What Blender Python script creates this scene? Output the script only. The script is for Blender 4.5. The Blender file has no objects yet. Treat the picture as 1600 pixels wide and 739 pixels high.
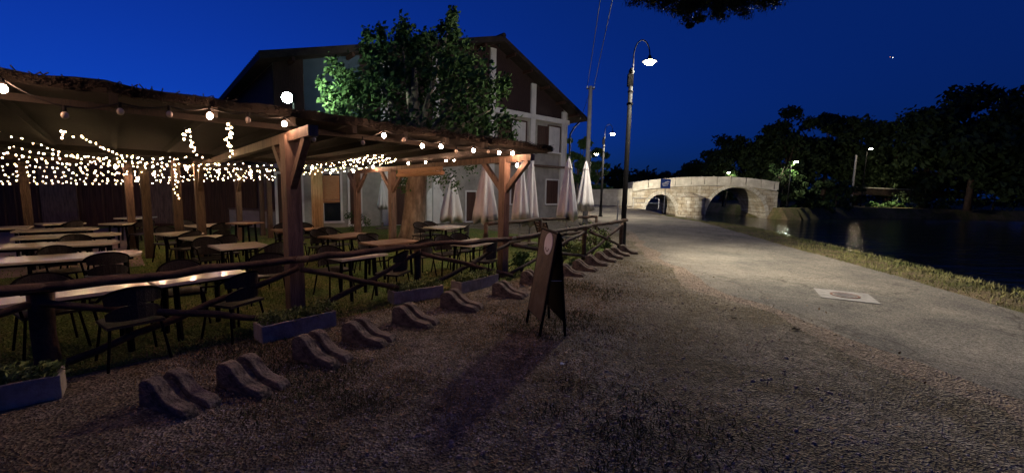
import bpy, math, random
from mathutils import Vector, Matrix
random.seed(7)
R = math.radians
sc = bpy.context.scene
col = sc.collection
# ------------------------------------------------------------------ camera
F, HZ, ROLL, EYE = 650.0, 74.5, R(1.3), 1.7
cam_d = bpy.data.cameras.new('camera'); cam = bpy.data.objects.new('camera', cam_d); col.objects.link(cam)
CR = Matrix.Rotation(R(90) - math.atan(HZ / F), 3, 'X') @ Matrix.Rotation(ROLL, 3, 'Z')
cam.matrix_world = Matrix.Translation((0, 0, EYE)) @ CR.to_4x4()
cam_d.sensor_width = 36; cam_d.lens = 36 * F / 1600; cam_d.clip_start = .05; cam_d.clip_end = 3000
sc.camera = cam
# ------------------------------------------------------------------ dusk sky
w = bpy.data.worlds.new('World'); sc.world = w; w.use_nodes = True
nt = w.node_tree; nt.nodes.clear()
sky = nt.nodes.new('ShaderNodeTexSky'); sky.sky_type = 'NISHITA'; sky.sun_disc = False
sky.sun_elevation = R(-4.0); sky.sun_rotation = R(-50); sky.air_density = 1.0; sky.dust_density = .3; sky.ozone_density = 6
mul = nt.nodes.new('ShaderNodeMix'); mul.data_type = 'RGBA'; mul.blend_type = 'MULTIPLY'; mul.inputs[0].default_value = 1
mul.inputs[7].default_value = (.08, .52, .95, 1)
add = nt.nodes.new('ShaderNodeMix'); add.data_type = 'RGBA'; add.blend_type = 'ADD'; add.inputs[0].default_value = 1; add.inputs[7].default_value = (.0003,.0042,.026,1)
bg = nt.nodes.new('ShaderNodeBackground'); bg.inputs[1].default_value = SKY_STRENGTH = 2.65
wo = nt.nodes.new('ShaderNodeOutputWorld')
nt.links.new(sky.outputs[0], mul.inputs[6]); nt.links.new(mul.outputs[2], add.inputs[6]); nt.links.new(add.outputs[2], bg.inputs[0]); nt.links.new(bg.outputs[0], wo.inputs[0])
sc.view_settings.view_transform = 'Standard'; sc.view_settings.look = 'None'
sc.view_settings.exposure = .15; sc.view_settings.gamma = 1; sc.view_settings.use_curve_mapping = False
sc.render.engine = 'CYCLES'; sc.cycles.use_denoising = True
sc.cycles.max_bounces = 5; sc.cycles.diffuse_bounces = 2; sc.cycles.glossy_bounces = 3; sc.cycles.transparent_max_bounces = 6
sc.cycles.sample_clamp_indirect = 3.0; sc.cycles.caustics_reflective = False; sc.cycles.caustics_refractive = False
sc.cycles.use_light_tree = True

# ------------------------------------------------------------------ helpers
def ray(px, py): return CR @ Vector(((px - 800) / F, -(py - 369.5) / F, -1))
def at(px, py, z=0.0):
    d = ray(px, py); t = (z - EYE) / d.z
    return Vector((d.x * t, d.y * t, z))
def atY(px, py, Y):
    d = ray(px, py); t = Y / d.y
    return Vector((d.x * t, Y, EYE + d.z * t))
def onplane(px, py, p, n):
    d = ray(px, py); o = Vector((0, 0, EYE)); t = (p - o).dot(n) / d.dot(n)
    return o + d * t

class MB:
    def __init__(s): s.v = []; s.f = []
    def quad(s, *p):
        n = len(s.v); s.v += [tuple(q) for q in p]; s.f.append(tuple(range(n, n + len(p))))
    def box(s, c, d, rz=0, M=None):
        n = len(s.v); c = Vector(c); Rm = M or Matrix.Rotation(rz, 3, 'Z')
        for x in (-.5, .5):
            for y in (-.5, .5):
                for z in (-.5, .5): s.v.append(tuple(c + Rm @ Vector((x * d[0], y * d[1], z * d[2]))))
        for f in ((0,1,3,2),(4,6,7,5),(0,4,5,1),(2,3,7,6),(0,2,6,4),(1,5,7,3)): s.f.append(tuple(n + i for i in f))
        return s
    def beam(s, a, b, wd, ht=None, up=Vector((0,0,1))):
        a, b = Vector(a), Vector(b); ht = ht or wd; x = (b - a); L = x.length; x.normalize()
        if abs(x.dot(up)) > .98: up = Vector((.7, .7, 0))
        y = up.cross(x).normalized(); z = x.cross(y)
        return s.box((a + b) / 2, (L, wd, ht), M=Matrix((x, y, z)).transposed())
    def tube(s, pts, r, seg=8, wob=0.0, cap=True):
        pts = [Vector(p) for p in pts]; k = len(pts); rr = r if isinstance(r, (list, tuple)) else [r] * k
        base = len(s.v); px = None
        for i, p in enumerate(pts):
            t = (pts[min(i+1, k-1)] - pts[max(i-1, 0)]).normalized()
            if px is None:
                u = Vector((0,0,1)) if abs(t.z) < .9 else Vector((1,0,0)); px = t.cross(u).normalized()
            else: px = (px - t * px.dot(t)).normalized()
            py = t.cross(px)
            for j in range(seg):
                a = 2 * math.pi * j / seg; q = rr[i] * (1 + random.uniform(-wob, wob))
                s.v.append(tuple(p + px * (q * math.cos(a)) + py * (q * math.sin(a))))
        for i in range(k - 1):
            for j in range(seg):
                a = base + i * seg + j; b = base + i * seg + (j + 1) % seg
                s.f.append((a, b, b + seg, a + seg))
        if cap:
            s.f.append(tuple(base + j for j in reversed(range(seg)))); s.f.append(tuple(base + (k-1)*seg + j for j in range(seg)))
        return s
    def lathe(s, prof, c=(0,0,0), seg=16, fold=None):
        base = len(s.v); c = Vector(c)
        for (r, z) in prof:
            for j in range(seg):
                a = 2 * math.pi * j / seg; q = r * (fold(j, z) if fold else 1)
                s.v.append((c.x + q * math.cos(a), c.y + q * math.sin(a), c.z + z))
        for i in range(len(prof) - 1):
            for j in range(seg):
                a = base + i*seg + j; b = base + i*seg + (j+1) % seg
                s.f.append((a, b, b + seg, a + seg))
        s.f.append(tuple(base + j for j in reversed(range(seg)))); s.f.append(tuple(base + (len(prof)-1)*seg + j for j in range(seg)))
        return s
    def log(s, a, b, r, n=7, seg=8, bend=.02):
        a, b = Vector(a), Vector(b); P = []; Q = []
        for i in range(n):
            t = i / (n - 1); P.append(a.lerp(b, t) + Vector([random.uniform(-bend, bend) for _ in range(3)]) * (0 if i in (0, n-1) else 1))
            Q.append(r * random.uniform(.9, 1.12))
        return s.tube(P, Q, seg, .04)
    def build(s, name, mat, parent=None, smooth=False):
        me = bpy.data.meshes.new(name); me.from_pydata(s.v, [], s.f); me.update()
        if smooth: me.shade_smooth()
        me.materials.append(mat); o = bpy.data.objects.new(name, me); col.objects.link(o)
        if parent is not None:
            o.parent = parent
        return o

def tag(o, label=None, cat=None, group=None, kind=None):
    for k, v in (('label', label), ('category', cat), ('group', group), ('kind', kind)):
        if v: o[k] = v
    return o
def empty(name, loc=(0,0,0), rz=0, label=None, cat=None, group=None):
    o = bpy.data.objects.new(name, None); o.empty_display_size = .1; col.objects.link(o)
    o.location = loc; o.rotation_euler = (0, 0, rz); return tag(o, label, cat, group)
def kids(o): return [c for c in bpy.data.objects if c.parent == o]
def copy_tree(o, parent=None, ch=None):
    c = o.copy(); col.objects.link(c); c.parent = parent
    for k in kids(o): copy_tree(k, c)
    return c

# ------------------------------------------------------------------ materials
def mat(name, c1, c2=None, scale=5, rough=.8, bump=0.0, bscale=40, spec=.3, metal=0, detail=4, c3=None, stretch=None, trans=0, ramp=(.35,.65)):
    m = bpy.data.materials.new(name); m.use_nodes = True; N = m.node_tree.nodes; L = m.node_tree.links
    b = N['Principled BSDF']; b.inputs['Roughness'].default_value = rough; b.inputs['Specular IOR Level'].default_value = spec
    b.inputs['Metallic'].default_value = metal; b.inputs['Base Color'].default_value = (*c1, 1)
    tc = N.new('ShaderNodeTexCoord'); src = tc.outputs['Object']
    if stretch:
        mp = N.new('ShaderNodeMapping'); mp.inputs['Scale'].default_value = stretch; L.new(src, mp.inputs[0]); src = mp.outputs[0]
    if c2:
        n = N.new('ShaderNodeTexNoise'); n.inputs['Scale'].default_value = scale; n.inputs['Detail'].default_value = detail; n.inputs['Roughness'].default_value = .65
        L.new(src, n.inputs['Vector']); r = N.new('ShaderNodeValToRGB'); L.new(n.outputs[0], r.inputs[0])
        r.color_ramp.elements[0].position = ramp[0]; r.color_ramp.elements[0].color = (*c1, 1)
        r.color_ramp.elements[1].position = ramp[1]; r.color_ramp.elements[1].color = (*c2, 1)
        if c3: e = r.color_ramp.elements.new((ramp[0]+ramp[1])/2); e.color = (*c3, 1)
        L.new(r.outputs[0], b.inputs['Base Color'])
    if bump:
        n2 = N.new('ShaderNodeTexNoise'); n2.inputs['Scale'].default_value = bscale; n2.inputs['Detail'].default_value = 5
        L.new(src, n2.inputs['Vector']); bp = N.new('ShaderNodeBump'); bp.inputs['Strength'].default_value = min(1, bump); bp.inputs['Distance'].default_value = .02 * max(1, bump)
        L.new(n2.outputs[0], bp.inputs['Height']); L.new(bp.outputs[0], b.inputs['Normal'])
    if trans: b.inputs['Transmission Weight'].default_value = trans
    return m
def emis(name, c, s, sampled=True):
    m = bpy.data.materials.new(name); m.use_nodes = True; b = m.node_tree.nodes['Principled BSDF']
    b.inputs['Base Color'].default_value = (.8, .8, .8, 1)
    b.inputs['Emission Color'].default_value = (*c, 1); b.inputs['Emission Strength'].default_value = s
    if not sampled: m.cycles.emission_sampling = 'NONE'
    return m

M = {}
M['wood'] = mat('brown_timber', (.10,.068,.05), (.22,.15,.115), 3, .6, .5, 12, stretch=(8,8,1))
M['log'] = mat('rustic_log', (.035,.023,.017), (.11,.068,.047), 4, .7, .8, 18)
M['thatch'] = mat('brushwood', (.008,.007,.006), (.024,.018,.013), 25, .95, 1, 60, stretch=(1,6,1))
M['concrete'] = mat('weathered_concrete', (.08,.065,.05), (.25,.20,.155), 6, .95, 1.6, 22)
M['trough'] = mat('pale_stone_trough', (.25,.21,.165), (.44,.385,.31), 6, .8, .5, 45)
M['black'] = mat('black_metal', (.004,.004,.005), (.009,.008,.009), 8, .75, .1, 60, spec=.08)
M['chair'] = mat('dark_wicker', (.014,.013,.015), (.04,.034,.032), 50, .5, .4, 90)
M['table'] = mat('pale_table_top', (.62,.55,.46), (.74,.67,.57), 2.5, .13, .03, 20, spec=.6, stretch=(1,6,1))
M['tabledark'] = mat('brown_table_top', (.16,.09,.06), (.26,.16,.10), 4, .35, .1, 20, stretch=(1,8,1))
M['cloth'] = mat('parasol_canvas', (.74,.71,.71), (.82,.80,.79), 4, .9, .2, 30)
M['bark'] = mat('plane_bark', (.12,.095,.07), (.34,.28,.21), 5, .9, .8, 14, stretch=(1,1,.35), c3=(.2,.16,.12))
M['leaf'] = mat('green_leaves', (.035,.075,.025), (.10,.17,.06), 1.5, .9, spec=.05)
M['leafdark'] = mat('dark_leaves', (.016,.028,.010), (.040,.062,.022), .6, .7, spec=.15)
M['herb'] = mat('bedding_plants', (.08,.13,.03), (.24,.30,.08), 9, .6)
M['wall'] = mat('cream_render', (.25,.235,.215), (.40,.375,.34), 1.3, .9, .3, 25)
M['paint'] = mat('pale_painted_concrete', (.60,.58,.56), (.72,.70,.68), 2, .85, .2, 20)
M['darkwood'] = mat('dark_brown_boards', (.045,.022,.016), (.10,.05,.035), 2, .7, .5, 10, stretch=(14,14,.6))
M['roof'] = mat('old_roof_tiles', (.022,.016,.014), (.045,.034,.03), 3, .9, .8, 8)
M['bamboo'] = mat('rolled_bamboo', (.34,.17,.09), (.52,.30,.17), 30, .6, .5, 40, stretch=(.3,.3,8))
M['canvas'] = mat('ochre_canvas', (.50,.36,.20), (.62,.46,.28), 3, .9, .3, 12)
M['wire'] = mat('black_cable', (.01,.01,.01))
M['stone'] = mat('limestone_ashlar', (.40,.36,.30), (.58,.54,.46), 1.6, .9, .5, 9, c3=(.46,.42,.34))
M['pole'] = mat('grey_pole', (.26,.25,.24), (.36,.35,.34), 3, .85, .2, 20)
M['glass'] = mat('dark_glass', (.01,.012,.02), rough=.08, spec=.6)
M['white'] = mat('white_paint', (.75,.75,.74), (.62,.62,.61), 4, .6)
M['blue'] = mat('blue_sign', (.01,.05,.26), rough=.5)
M['steel'] = mat('galvanised_steel', (.33,.34,.35), (.45,.46,.47), 6, .4, metal=.8)
M['rust'] = mat('rusty_iron', (.11,.06,.045), (.20,.10,.07), 12, .8, .4, 50)
M['board'] = mat('faded_board', (.055,.048,.042), (.12,.102,.088), 5, .6, .2, 20, c3=(.10,.072,.055))
M['soil'] = mat('soil', (.03,.02,.014), (.06,.045,.03), 20, 1)
M['red'] = mat('red_plastic', (.45,.03,.02), rough=.5)
M['bulboff'] = mat('clear_bulb', (.35,.30,.24), rough=.15, spec=.6)
M['fairy'] = emis('fairy_glow', (1, .72, .38), 46)
M['bulb'] = emis('bulb_glow', (1, .54, .34), 310)
M['lampglow'] = emis('lamp_glow', (1, .86, .58), 130)
M['floodglow'] = emis('flood_glow', (.70, 1, .80), 160)

def ground_mat(name, cols, sc1, sc2, bump, peb=60, tint=None):
    m = bpy.data.materials.new(name); m.use_nodes = True; N = m.node_tree.nodes; L = m.node_tree.links; b = N['Principled BSDF']
    b.inputs['Roughness'].default_value = .95; b.inputs['Specular IOR Level'].default_value = .15
    tc = N.new('ShaderNodeTexCoord')
    def noise(s, d=6):
        n = N.new('ShaderNodeTexNoise'); n.inputs['Scale'].default_value = s; n.inputs['Detail'].default_value = d; n.inputs['Roughness'].default_value = .7
        L.new(tc.outputs['Object'], n.inputs['Vector']); return n.outputs[0]
    def ramp(src, a, ca, bb, cb):
        r = N.new('ShaderNodeValToRGB'); L.new(src, r.inputs[0]); e = r.color_ramp.elements
        e[0].position = a; e[0].color = (*ca, 1); e[1].position = bb; e[1].color = (*cb, 1); return r.outputs[0]
    def mix(f, x, y, t='MIX'):
        k = N.new('ShaderNodeMix'); k.data_type = 'RGBA'; k.blend_type = t
        if hasattr(f, 'links'): L.new(f, k.inputs[0])
        else: k.inputs[0].default_value = f
        L.new(x, k.inputs[6]); L.new(y, k.inputs[7]); return k.outputs[2]
    A = ramp(noise(sc2), .35, cols[0], .68, cols[1]); B = ramp(noise(sc2 * 1.7), .35, cols[2], .68, cols[3])
    c = mix(ramp(noise(sc1, 3), .42, (0,0,0), .58, (1,1,1)), A, B)
    v = N.new('ShaderNodeTexVoronoi'); v.inputs['Scale'].default_value = peb; L.new(tc.outputs['Object'], v.inputs['Vector'])
    g = N.new('ShaderNodeSeparateColor'); L.new(v.outputs['Color'], g.inputs[0])
    c = mix(.75, c, ramp(g.outputs[0], 0, (.35,.33,.32), 1, (1.55,1.5,1.5)), 'MULTIPLY')
    c = mix(1, c, ramp(noise(.35, 3), .3, (.75,.75,.75), .7, (1.2,1.18,1.15)), 'MULTIPLY')
    L.new(c, b.inputs['Base Color'])
    bp = N.new('ShaderNodeBump'); bp.inputs['Strength'].default_value = bump; bp.inputs['Distance'].default_value = .03
    ad = N.new('ShaderNodeMath'); L.new(v.outputs['Distance'], ad.inputs[0]); L.new(noise(sc2 * 2), ad.inputs[1])
    L.new(ad.outputs[0], bp.inputs['Height']); L.new(bp.outputs[0], b.inputs['Normal'])
    return m
M['gravel'] = ground_mat('dry_gravel', ((.13,.115,.085),(.35,.31,.25),(.08,.072,.045),(.26,.215,.145)), .8, 7, 1, 52)
M['road'] = ground_mat('old_asphalt', ((.15,.145,.13),(.21,.20,.175),(.17,.16,.145),(.24,.225,.19)), .5, 5, .35, 70)
M['shoulder'] = ground_mat('sandy_shoulder', ((.17,.135,.105),(.34,.27,.21),(.17,.14,.11),(.31,.25,.19)), .9, 9, .8, 45)
M['lawn'] = ground_mat('trodden_lawn', ((.08,.14,.03),(.19,.25,.065),(.12,.15,.035),(.24,.24,.09)), 1.2, 9, .9, 50)
M['verge'] = ground_mat('dry_verge', ((.07,.08,.03),(.17,.15,.06),(.12,.09,.05),(.24,.19,.11)), .9, 8, .9, 45)

def worn(m):
    N = m.node_tree.nodes; L = m.node_tree.links; bs = N['Principled BSDF']; src = bs.inputs['Base Color'].links[0].from_socket; tc = N.new('ShaderNodeTexCoord')
    n = N.new('ShaderNodeTexNoise'); n.inputs['Scale'].default_value = .55; n.inputs['Detail'].default_value = 8; n.inputs['Roughness'].default_value = .72; n.inputs['Distortion'].default_value = .6
    L.new(tc.outputs['Object'], n.inputs['Vector']); rp = N.new('ShaderNodeValToRGB'); L.new(n.outputs[0], rp.inputs[0]); e = rp.color_ramp.elements
    e[0].position = .36; e[0].color = (.62,.62,.62,1); e[1].position = .62; e[1].color = (1.2,1.16,1.08,1)
    v = N.new('ShaderNodeTexVoronoi'); v.feature = 'DISTANCE_TO_EDGE'; v.inputs['Scale'].default_value = .45; n2 = N.new('ShaderNodeTexNoise'); n2.inputs['Scale'].default_value = 1.5; n2.inputs['Detail'].default_value = 6
    vm = N.new('ShaderNodeVectorMath'); vm.operation = 'MULTIPLY_ADD'; vm.inputs[1].default_value = (.9,.9,.9); L.new(tc.outputs['Object'], n2.inputs['Vector']); L.new(n2.outputs['Color'], vm.inputs[0]); L.new(tc.outputs['Object'], vm.inputs[2]); L.new(vm.outputs[0], v.inputs['Vector'])
    r2 = N.new('ShaderNodeValToRGB'); L.new(v.outputs['Distance'], r2.inputs[0]); r2.color_ramp.elements[0].position = .0; r2.color_ramp.elements[0].color = (.5,.48,.45,1); r2.color_ramp.elements[1].position = .012; r2.color_ramp.elements[1].color = (1,1,1,1)
    a = src
    for q in (rp.outputs[0], r2.outputs[0]):
        k = N.new('ShaderNodeMix'); k.data_type = 'RGBA'; k.blend_type = 'MULTIPLY'; k.inputs[0].default_value = .8; L.new(a, k.inputs[6]); L.new(q, k.inputs[7]); a = k.outputs[2]
    L.new(a, bs.inputs['Base Color'])
worn(M['road'])
def water_mat():
    m = bpy.data.materials.new('river_water'); m.use_nodes = True; N = m.node_tree.nodes; L = m.node_tree.links; b = N['Principled BSDF']
    b.inputs['Base Color'].default_value = (.004,.008,.012,1); b.inputs['Roughness'].default_value = .06; b.inputs['IOR'].default_value = 1.33
    tc = N.new('ShaderNodeTexCoord'); mp = N.new('ShaderNodeMapping'); mp.inputs['Rotation'].default_value = (0, 0, R(40)); mp.inputs['Scale'].default_value = (.22, .95, 1); L.new(tc.outputs['Object'], mp.inputs[0])
    n = N.new('ShaderNodeTexNoise'); n.inputs['Scale'].default_value = 1.4; n.inputs['Detail'].default_value = 5; n.inputs['Roughness'].default_value = .6
    L.new(mp.outputs[0], n.inputs['Vector']); bp = N.new('ShaderNodeBump'); bp.inputs['Strength'].default_value = .55; bp.inputs['Distance'].default_value = .2
    L.new(n.outputs[0], bp.inputs['Height']); L.new(bp.outputs[0], b.inputs['Normal']); return m
M['water'] = water_mat()

# ------------------------------------------------------------------ setting: land, road, river
WZ = -1.0
def poly(name, pts, z, m, label=None):
    b = MB(); b.quad(*[(p[0], p[1], z) for p in pts]); o = b.build(name, m); tag(o, kind='structure'); return o
def strip(name, Lp, Rp, z, m, kind='structure', dz=0):
    b = MB(); n = min(len(Lp), len(Rp))
    for i in range(n - 1): b.quad((Lp[i][0], Lp[i][1], z), (Rp[i][0], Rp[i][1], z + dz), (Rp[i+1][0], Rp[i+1][1], z + dz), (Lp[i+1][0], Lp[i+1][1], z))
    o = b.build(name, m); tag(o, kind=kind); return o
def resample(P, n):
    P = [Vector((p[0], p[1], 0)) for p in P]; Ls = [0]
    for i in range(1, len(P)): Ls.append(Ls[-1] + (P[i] - P[i-1]).length)
    out = []
    for k in range(n):
        s = Ls[-1] * (k / (n - 1)) ** 1.6; i = 1
        while i < len(P) - 1 and Ls[i] < s: i += 1
        out.append(P[i-1].lerp(P[i], (s - Ls[i-1]) / max(1e-6, Ls[i] - Ls[i-1])))
    return out
bank = [(9.6,-25),(9.4,0)] + [at(px, py)[:2] for px, py in ((1600,459),(1400,407),(1250,373),(1170,354))] + [(10.8,26),(12.2,34),(13.2,41)] 
bank_far = [(13.2,41),(13.2,60),(13.4,66)]
rr = [(7.4,-25),(7.4,0)] + [at(px, py)[:2] for px, py in ((1600,490),(1400,432),(1250,392),(1150,362),(1080,343))] + [(10.6,34),(10.8,44),(9.8,60),(6,95),(0,140)]
rl = [(2.6,-25),(2.9,0)] + [at(px, py)[:2] for px, py in ((1600,640),(1400,560),(1250,505),(1130,462),(1060,425),(1015,392),(990,364))] + [(4.6,24),(6.2,34),(6.4,44),(5.6,60),(2,95),(-5,140)]
river = MB(); river.quad((-60,-60,WZ),(400,-60,WZ),(400,400,WZ),(-60,400,WZ)); tag(river.build('river', M['water']), kind='structure')
# near land as one sheet with a sloping bank
LB = resample(bank + bank_far[1:], 60)
b = MB()
def shift(P, d):
    out = []
    for i, p in enumerate(P):
        t = (P[min(i+1, len(P)-1)] - P[max(i-1, 0)]).normalized(); n = Vector((t.y, -t.x, 0)); out.append(p + n * d)
    return out
S1 = shift(LB, .45); S2 = shift(LB, 1.6)
S0 = shift(LB, -.25)
for i in range(len(LB) - 1):
    def q(P, Q, z0, z1): b.quad((P[i].x, P[i].y, z0), (Q[i].x, Q[i].y, z1), (Q[i+1].x, Q[i+1].y, z1), (P[i+1].x, P[i+1].y, z0))
    b.quad((-260, LB[i].y, 0), (S0[i].x, S0[i].y, 0), (S0[i+1].x, S0[i+1].y, 0), (-260, LB[i+1].y, 0))
    q(S0, LB, 0, -.06); q(LB, S1, -.06, -.4); q(S1, S2, -.4, -1.6)
e = S0[-1]
b.quad((-260, e.y, 0), (e.x, e.y, 0), (60, e.y, 0), (400, e.y + 4, 0), (400, 700, 0), (-260, 700, 0))
b.quad((LB[-1].x - 2, e.y - .001, 0), (60, e.y - .001, 0), (60, e.y - 1.8, -1.6), (LB[-1].x - 2, e.y - 1.8, -1.6))
ground = b.build('ground', M['gravel']); tag(ground, kind='structure')
# opposite bank (right of the bridge)
ob = [(29.6,45.9),(31.5,46.3),(34,48.5),(38,51),(44,54),(60,57),(100,60),(400,70)]
b = MB()
P = [Vector((x, y, 0)) for x, y in ob]
b.quad(*[(p.x, p.y, .25) for p in P], (400,400,.25), (29.6,400,.25))
for i in range(len(P) - 1):
    a, c = P[i], P[i+1]; n = Vector((c.y - a.y, -(c.x - a.x), 0)).normalized() * 1.1
    b.quad((a.x, a.y, .25), (a.x + n.x, a.y + n.y, -1.5), (c.x + n.x, c.y + n.y, -1.5), (c.x, c.y, .25))
b.quad((29.6,45.9,.25),(29.6,400,.25),(28.7,400,-1.5),(28.7,45.9,-1.5))
b.quad((29.6,45.9,.25),(28.7,45.9,-1.5),(29.9,44.7,-1.5))
tag(b.build('far_bank', M['verge']), kind='structure')
random.seed(2)
_l, _r = resample(rl, 420), resample(rr, 420); ja = jb = 0; l2, r2 = [], []
for i in range(420):
    ja = ja * .8 + random.uniform(-.07, .07); jb = jb * .8 + random.uniform(-.045, .045)
    l2.append(_l[i] + Vector((ja + .12 * math.sin(_l[i].y * 2.3) * (1 if _l[i].y < 14 else .3), 0, 0))); r2.append(_r[i] + Vector((jb, 0, 0)))
strip('road', l2, r2, .008, M['road'])
# sandy shoulder where the gravel meets the asphalt
l3 = [q_ + Vector((-.28 - .14 * math.sin(q_.y * 1.7 + 1) + random.uniform(-.04, .04), 0, 0)) for q_ in l2]; l4 = [q_ + Vector((.07 + random.uniform(-.03,.05), 0, 0)) for q_ in l2]
b = MB()
for i in range(419): b.quad((l3[i].x, l3[i].y, .0015), (l4[i].x, l4[i].y, .012), (l4[i+1].x, l4[i+1].y, .012), (l3[i+1].x, l3[i+1].y, .0015))
tag(b.build('road_shoulder', M['shoulder']), kind='structure')
RRs = resample(rr[:8], 40); LBs = resample(bank, 40)
strip('verge', shift(RRs, -.06), shift(resample(bank[:7] + [(11.6,32)], 40), -.3), .004, M['verge'])

U = Vector((.68, .733, 0)); V = Vector((-.69, .724, 0)); UA = math.atan2(U.y, U.x)
P1 = at(463, 502); P2 = at(785, 433); PL = at(972, 388)
P0 = P1 - U * 2.05
F0 = P1 - U * 8
lawn = [P1 - U*14 - V*.35, P2 - V*.35, PL - V*.2 - U*.1, PL + V*7, P2 + V*16, P1 + V*16 - U*14]
poly('lawn', lawn, .004, M['lawn'])
yard = [at(205,418), at(330,400), at(330,372), at(180,372)]
# paved strip under the left of the pergola
poly('paved_floor', [P1 - U*14 + V*5.6, P1 - U*1.2 + V*5.6, P1 - U*1.2 + V*15, P1 - U*14 + V*15], .008, mat('brown_paving', (.16,.10,.07), (.26,.18,.12), 3, .6, .3, 20))

def blades(name, pts, m, h=(.03,.09), wd=.008, lean=.6, label=None, cat=None, kind='stuff'):
    b = MB()
    for p in pts:
        a = random.uniform(0, 6.28); H = random.uniform(*h); l = random.uniform(0, lean) * H; a2 = random.uniform(0, 6.28)
        dx, dy = math.cos(a) * wd, math.sin(a) * wd; tx, ty = math.cos(a2) * l, math.sin(a2) * l
        b.quad((p[0]-dx, p[1]-dy, p[2]), (p[0]+dx, p[1]+dy, p[2]), (p[0]+tx, p[1]+ty, p[2]+H))
    return tag(b.build(name, m), label, cat, kind=kind)
# dry tufts and leaf litter on the gravel, lawn blades, verge grass
def in_poly(x, y, P):
    c = False; n = len(P)
    for i in range(n):
        x0, y0 = P[i][0], P[i][1]; x1, y1 = P[i-1][0], P[i-1][1]
        if (y0 > y) != (y1 > y) and x < (x1-x0)*(y-y0)/(y1-y0)+x0: c = not c
    return c
def turf(n, thr, seed, spread):
    random.seed(seed); pts = []
    while len(pts) < n:
        y = 1.2 + 9 * random.random() ** 1.5; x = random.uniform(-3.6, 3.6)
        d = (Vector((x, y, 0)) - P1).dot(-V)
        if d < .05 or x > .7 + .2 * y + random.gauss(0, .45): continue
        c = math.sin(x * 2.1 + 1.3 * math.sin(y * 1.7)) + math.sin(y * 2.6 + x) + .7 * math.sin(x * 7 + y * 3) * math.sin(y * 8 - x * 2) + random.gauss(0, spread)
        if c < thr: continue
        pts.append((x, y, 0))
    return pts
blades('dry_grass', turf(34000, -.5, 31, .8), mat('straw', (.12,.08,.03), (.40,.27,.13), 3, .9), (.008,.038), .0045, 1.8, 'short dry grass growing through the gravel', 'grass')
blades('dark_grass', turf(12000, .9, 32, .3), mat('dark_tufts', (.03,.045,.012), (.11,.12,.04), 4, .9), (.012,.05), .005, 1.5, 'darker green tufts in the dry grass', 'grass')
pts = []
while len(pts) < 26000:
    t = random.uniform(-9, 9) ; s = random.random() ** 1.3 * 9 - .3
    p = P1 + U * t + V * s
    if p.y < 1.5: continue
    if not in_poly(p.x, p.y, lawn): continue
    pts.append((p.x, p.y, .004))
blades('lawn_grass', pts, mat('lawn_blades', (.08,.16,.03), (.23,.30,.07), 2, .8), (.02,.06), .007, .8, 'short green grass of the terrace lawn', 'grass')
pts = []
VL = shift(RRs, .0); VR = resample(bank[:7] + [(11.6,32)], 40)
for k in range(24000):
    i = int(38 * random.random()); j = random.random(); f = random.random(); f = f if random.random() < .5 else 1 - .4 * random.random() ** 2
    a = VL[i].lerp(VL[i+1], j); c = VR[i].lerp(VR[i+1], j); p = a.lerp(c, f); pts.append((p.x, p.y, .0))
blades('verge_grass', pts, mat('verge_blades', (.09,.11,.03), (.30,.27,.11), 1.2, .9), (.03,.11), .01, 1, 'dry grass along the river edge of the road', 'grass')
# pebbles
b = MB()
for k in range(11000):
    y = 1.3 + 8 * random.random() ** 1.5; x = random.uniform(-2.5, 6)
    if (Vector((x, y, 0)) - P1).dot(-V) < .3 or x > 3.0 + .2 * y: continue
    r = random.uniform(.003, .011); a = random.random() * 3
    b.v += []
    n = len(b.v)
    for (dx, dy, dz) in ((1,0,.3),(0,1,.3),(-1,0,.3),(0,-1,.3),(0,0,.9)):
        b.v.append((x + r*(dx*math.cos(a)-dy*math.sin(a)), y + r*(dx*math.sin(a)+dy*math.cos(a)), r*dz))
    for i in range(4): b.f.append((n+i, n+(i+1)%4, n+4))
tag(b.build('pebbles', mat('pebble', (.22,.18,.15), (.60,.54,.50), 30, .8)), 'loose pale pebbles scattered over the gravel', 'pebbles', kind='stuff')

def stones(n, area, r0, r1, name, lb, m):
    b = MB(); k = 0
    while k < n:
        p = area()
        if p is None: continue
        k += 1; r_ = random.uniform(r0, r1) * random.uniform(.6, 1); a = random.random() * 3; q = len(b.v); sx = random.uniform(.6, 1); h = random.uniform(.35, .8)
        for j in range(6):
            t = a + j * 1.047; rr_ = r_ * random.uniform(.8, 1.15); b.v.append((p[0] + rr_*math.cos(t), p[1] + rr_*sx*math.sin(t), p[2]))
        for j in range(6):
            t = a + j * 1.047 + .2; rr_ = r_ * random.uniform(.5, .75); b.v.append((p[0] + rr_*math.cos(t), p[1] + rr_*sx*math.sin(t), p[2] + r_*h))
        for j in range(6): b.f.append((q+j, q+(j+1)%6, q+6+(j+1)%6, q+6+j))
        b.f.append(tuple(q+6+j for j in range(6)))
    tag(b.build(name, m), lb, 'pebbles', kind='stuff')
def a_front():
    y = 1.3 + 7 * random.random() ** 1.4; x = random.uniform(-2.2, 3.4)
    return None if (Vector((x, y, 0)) - P1).dot(-V) < .5 or x > 2.2 + .2 * y else (x, y, 0)
stones(1500, a_front, .010, .026, 'stones', 'larger loose stones lying in the gravel', mat('stone_chips', (.12,.09,.075), (.40,.34,.30), 25, .9, .5, 60))
def a_edge():
    i = int(random.random() ** 1.5 * 240) + 8; q = l2[i]; return (q.x + random.gauss(-.05, .22), q.y + random.uniform(-.1,.1), .013)
stones(4200, a_edge, .005, .016, 'edge_grit', 'grit and small stones spilled along the road edge', mat('grit', (.16,.13,.11), (.46,.41,.36), 25, .9))
b = MB()
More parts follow.
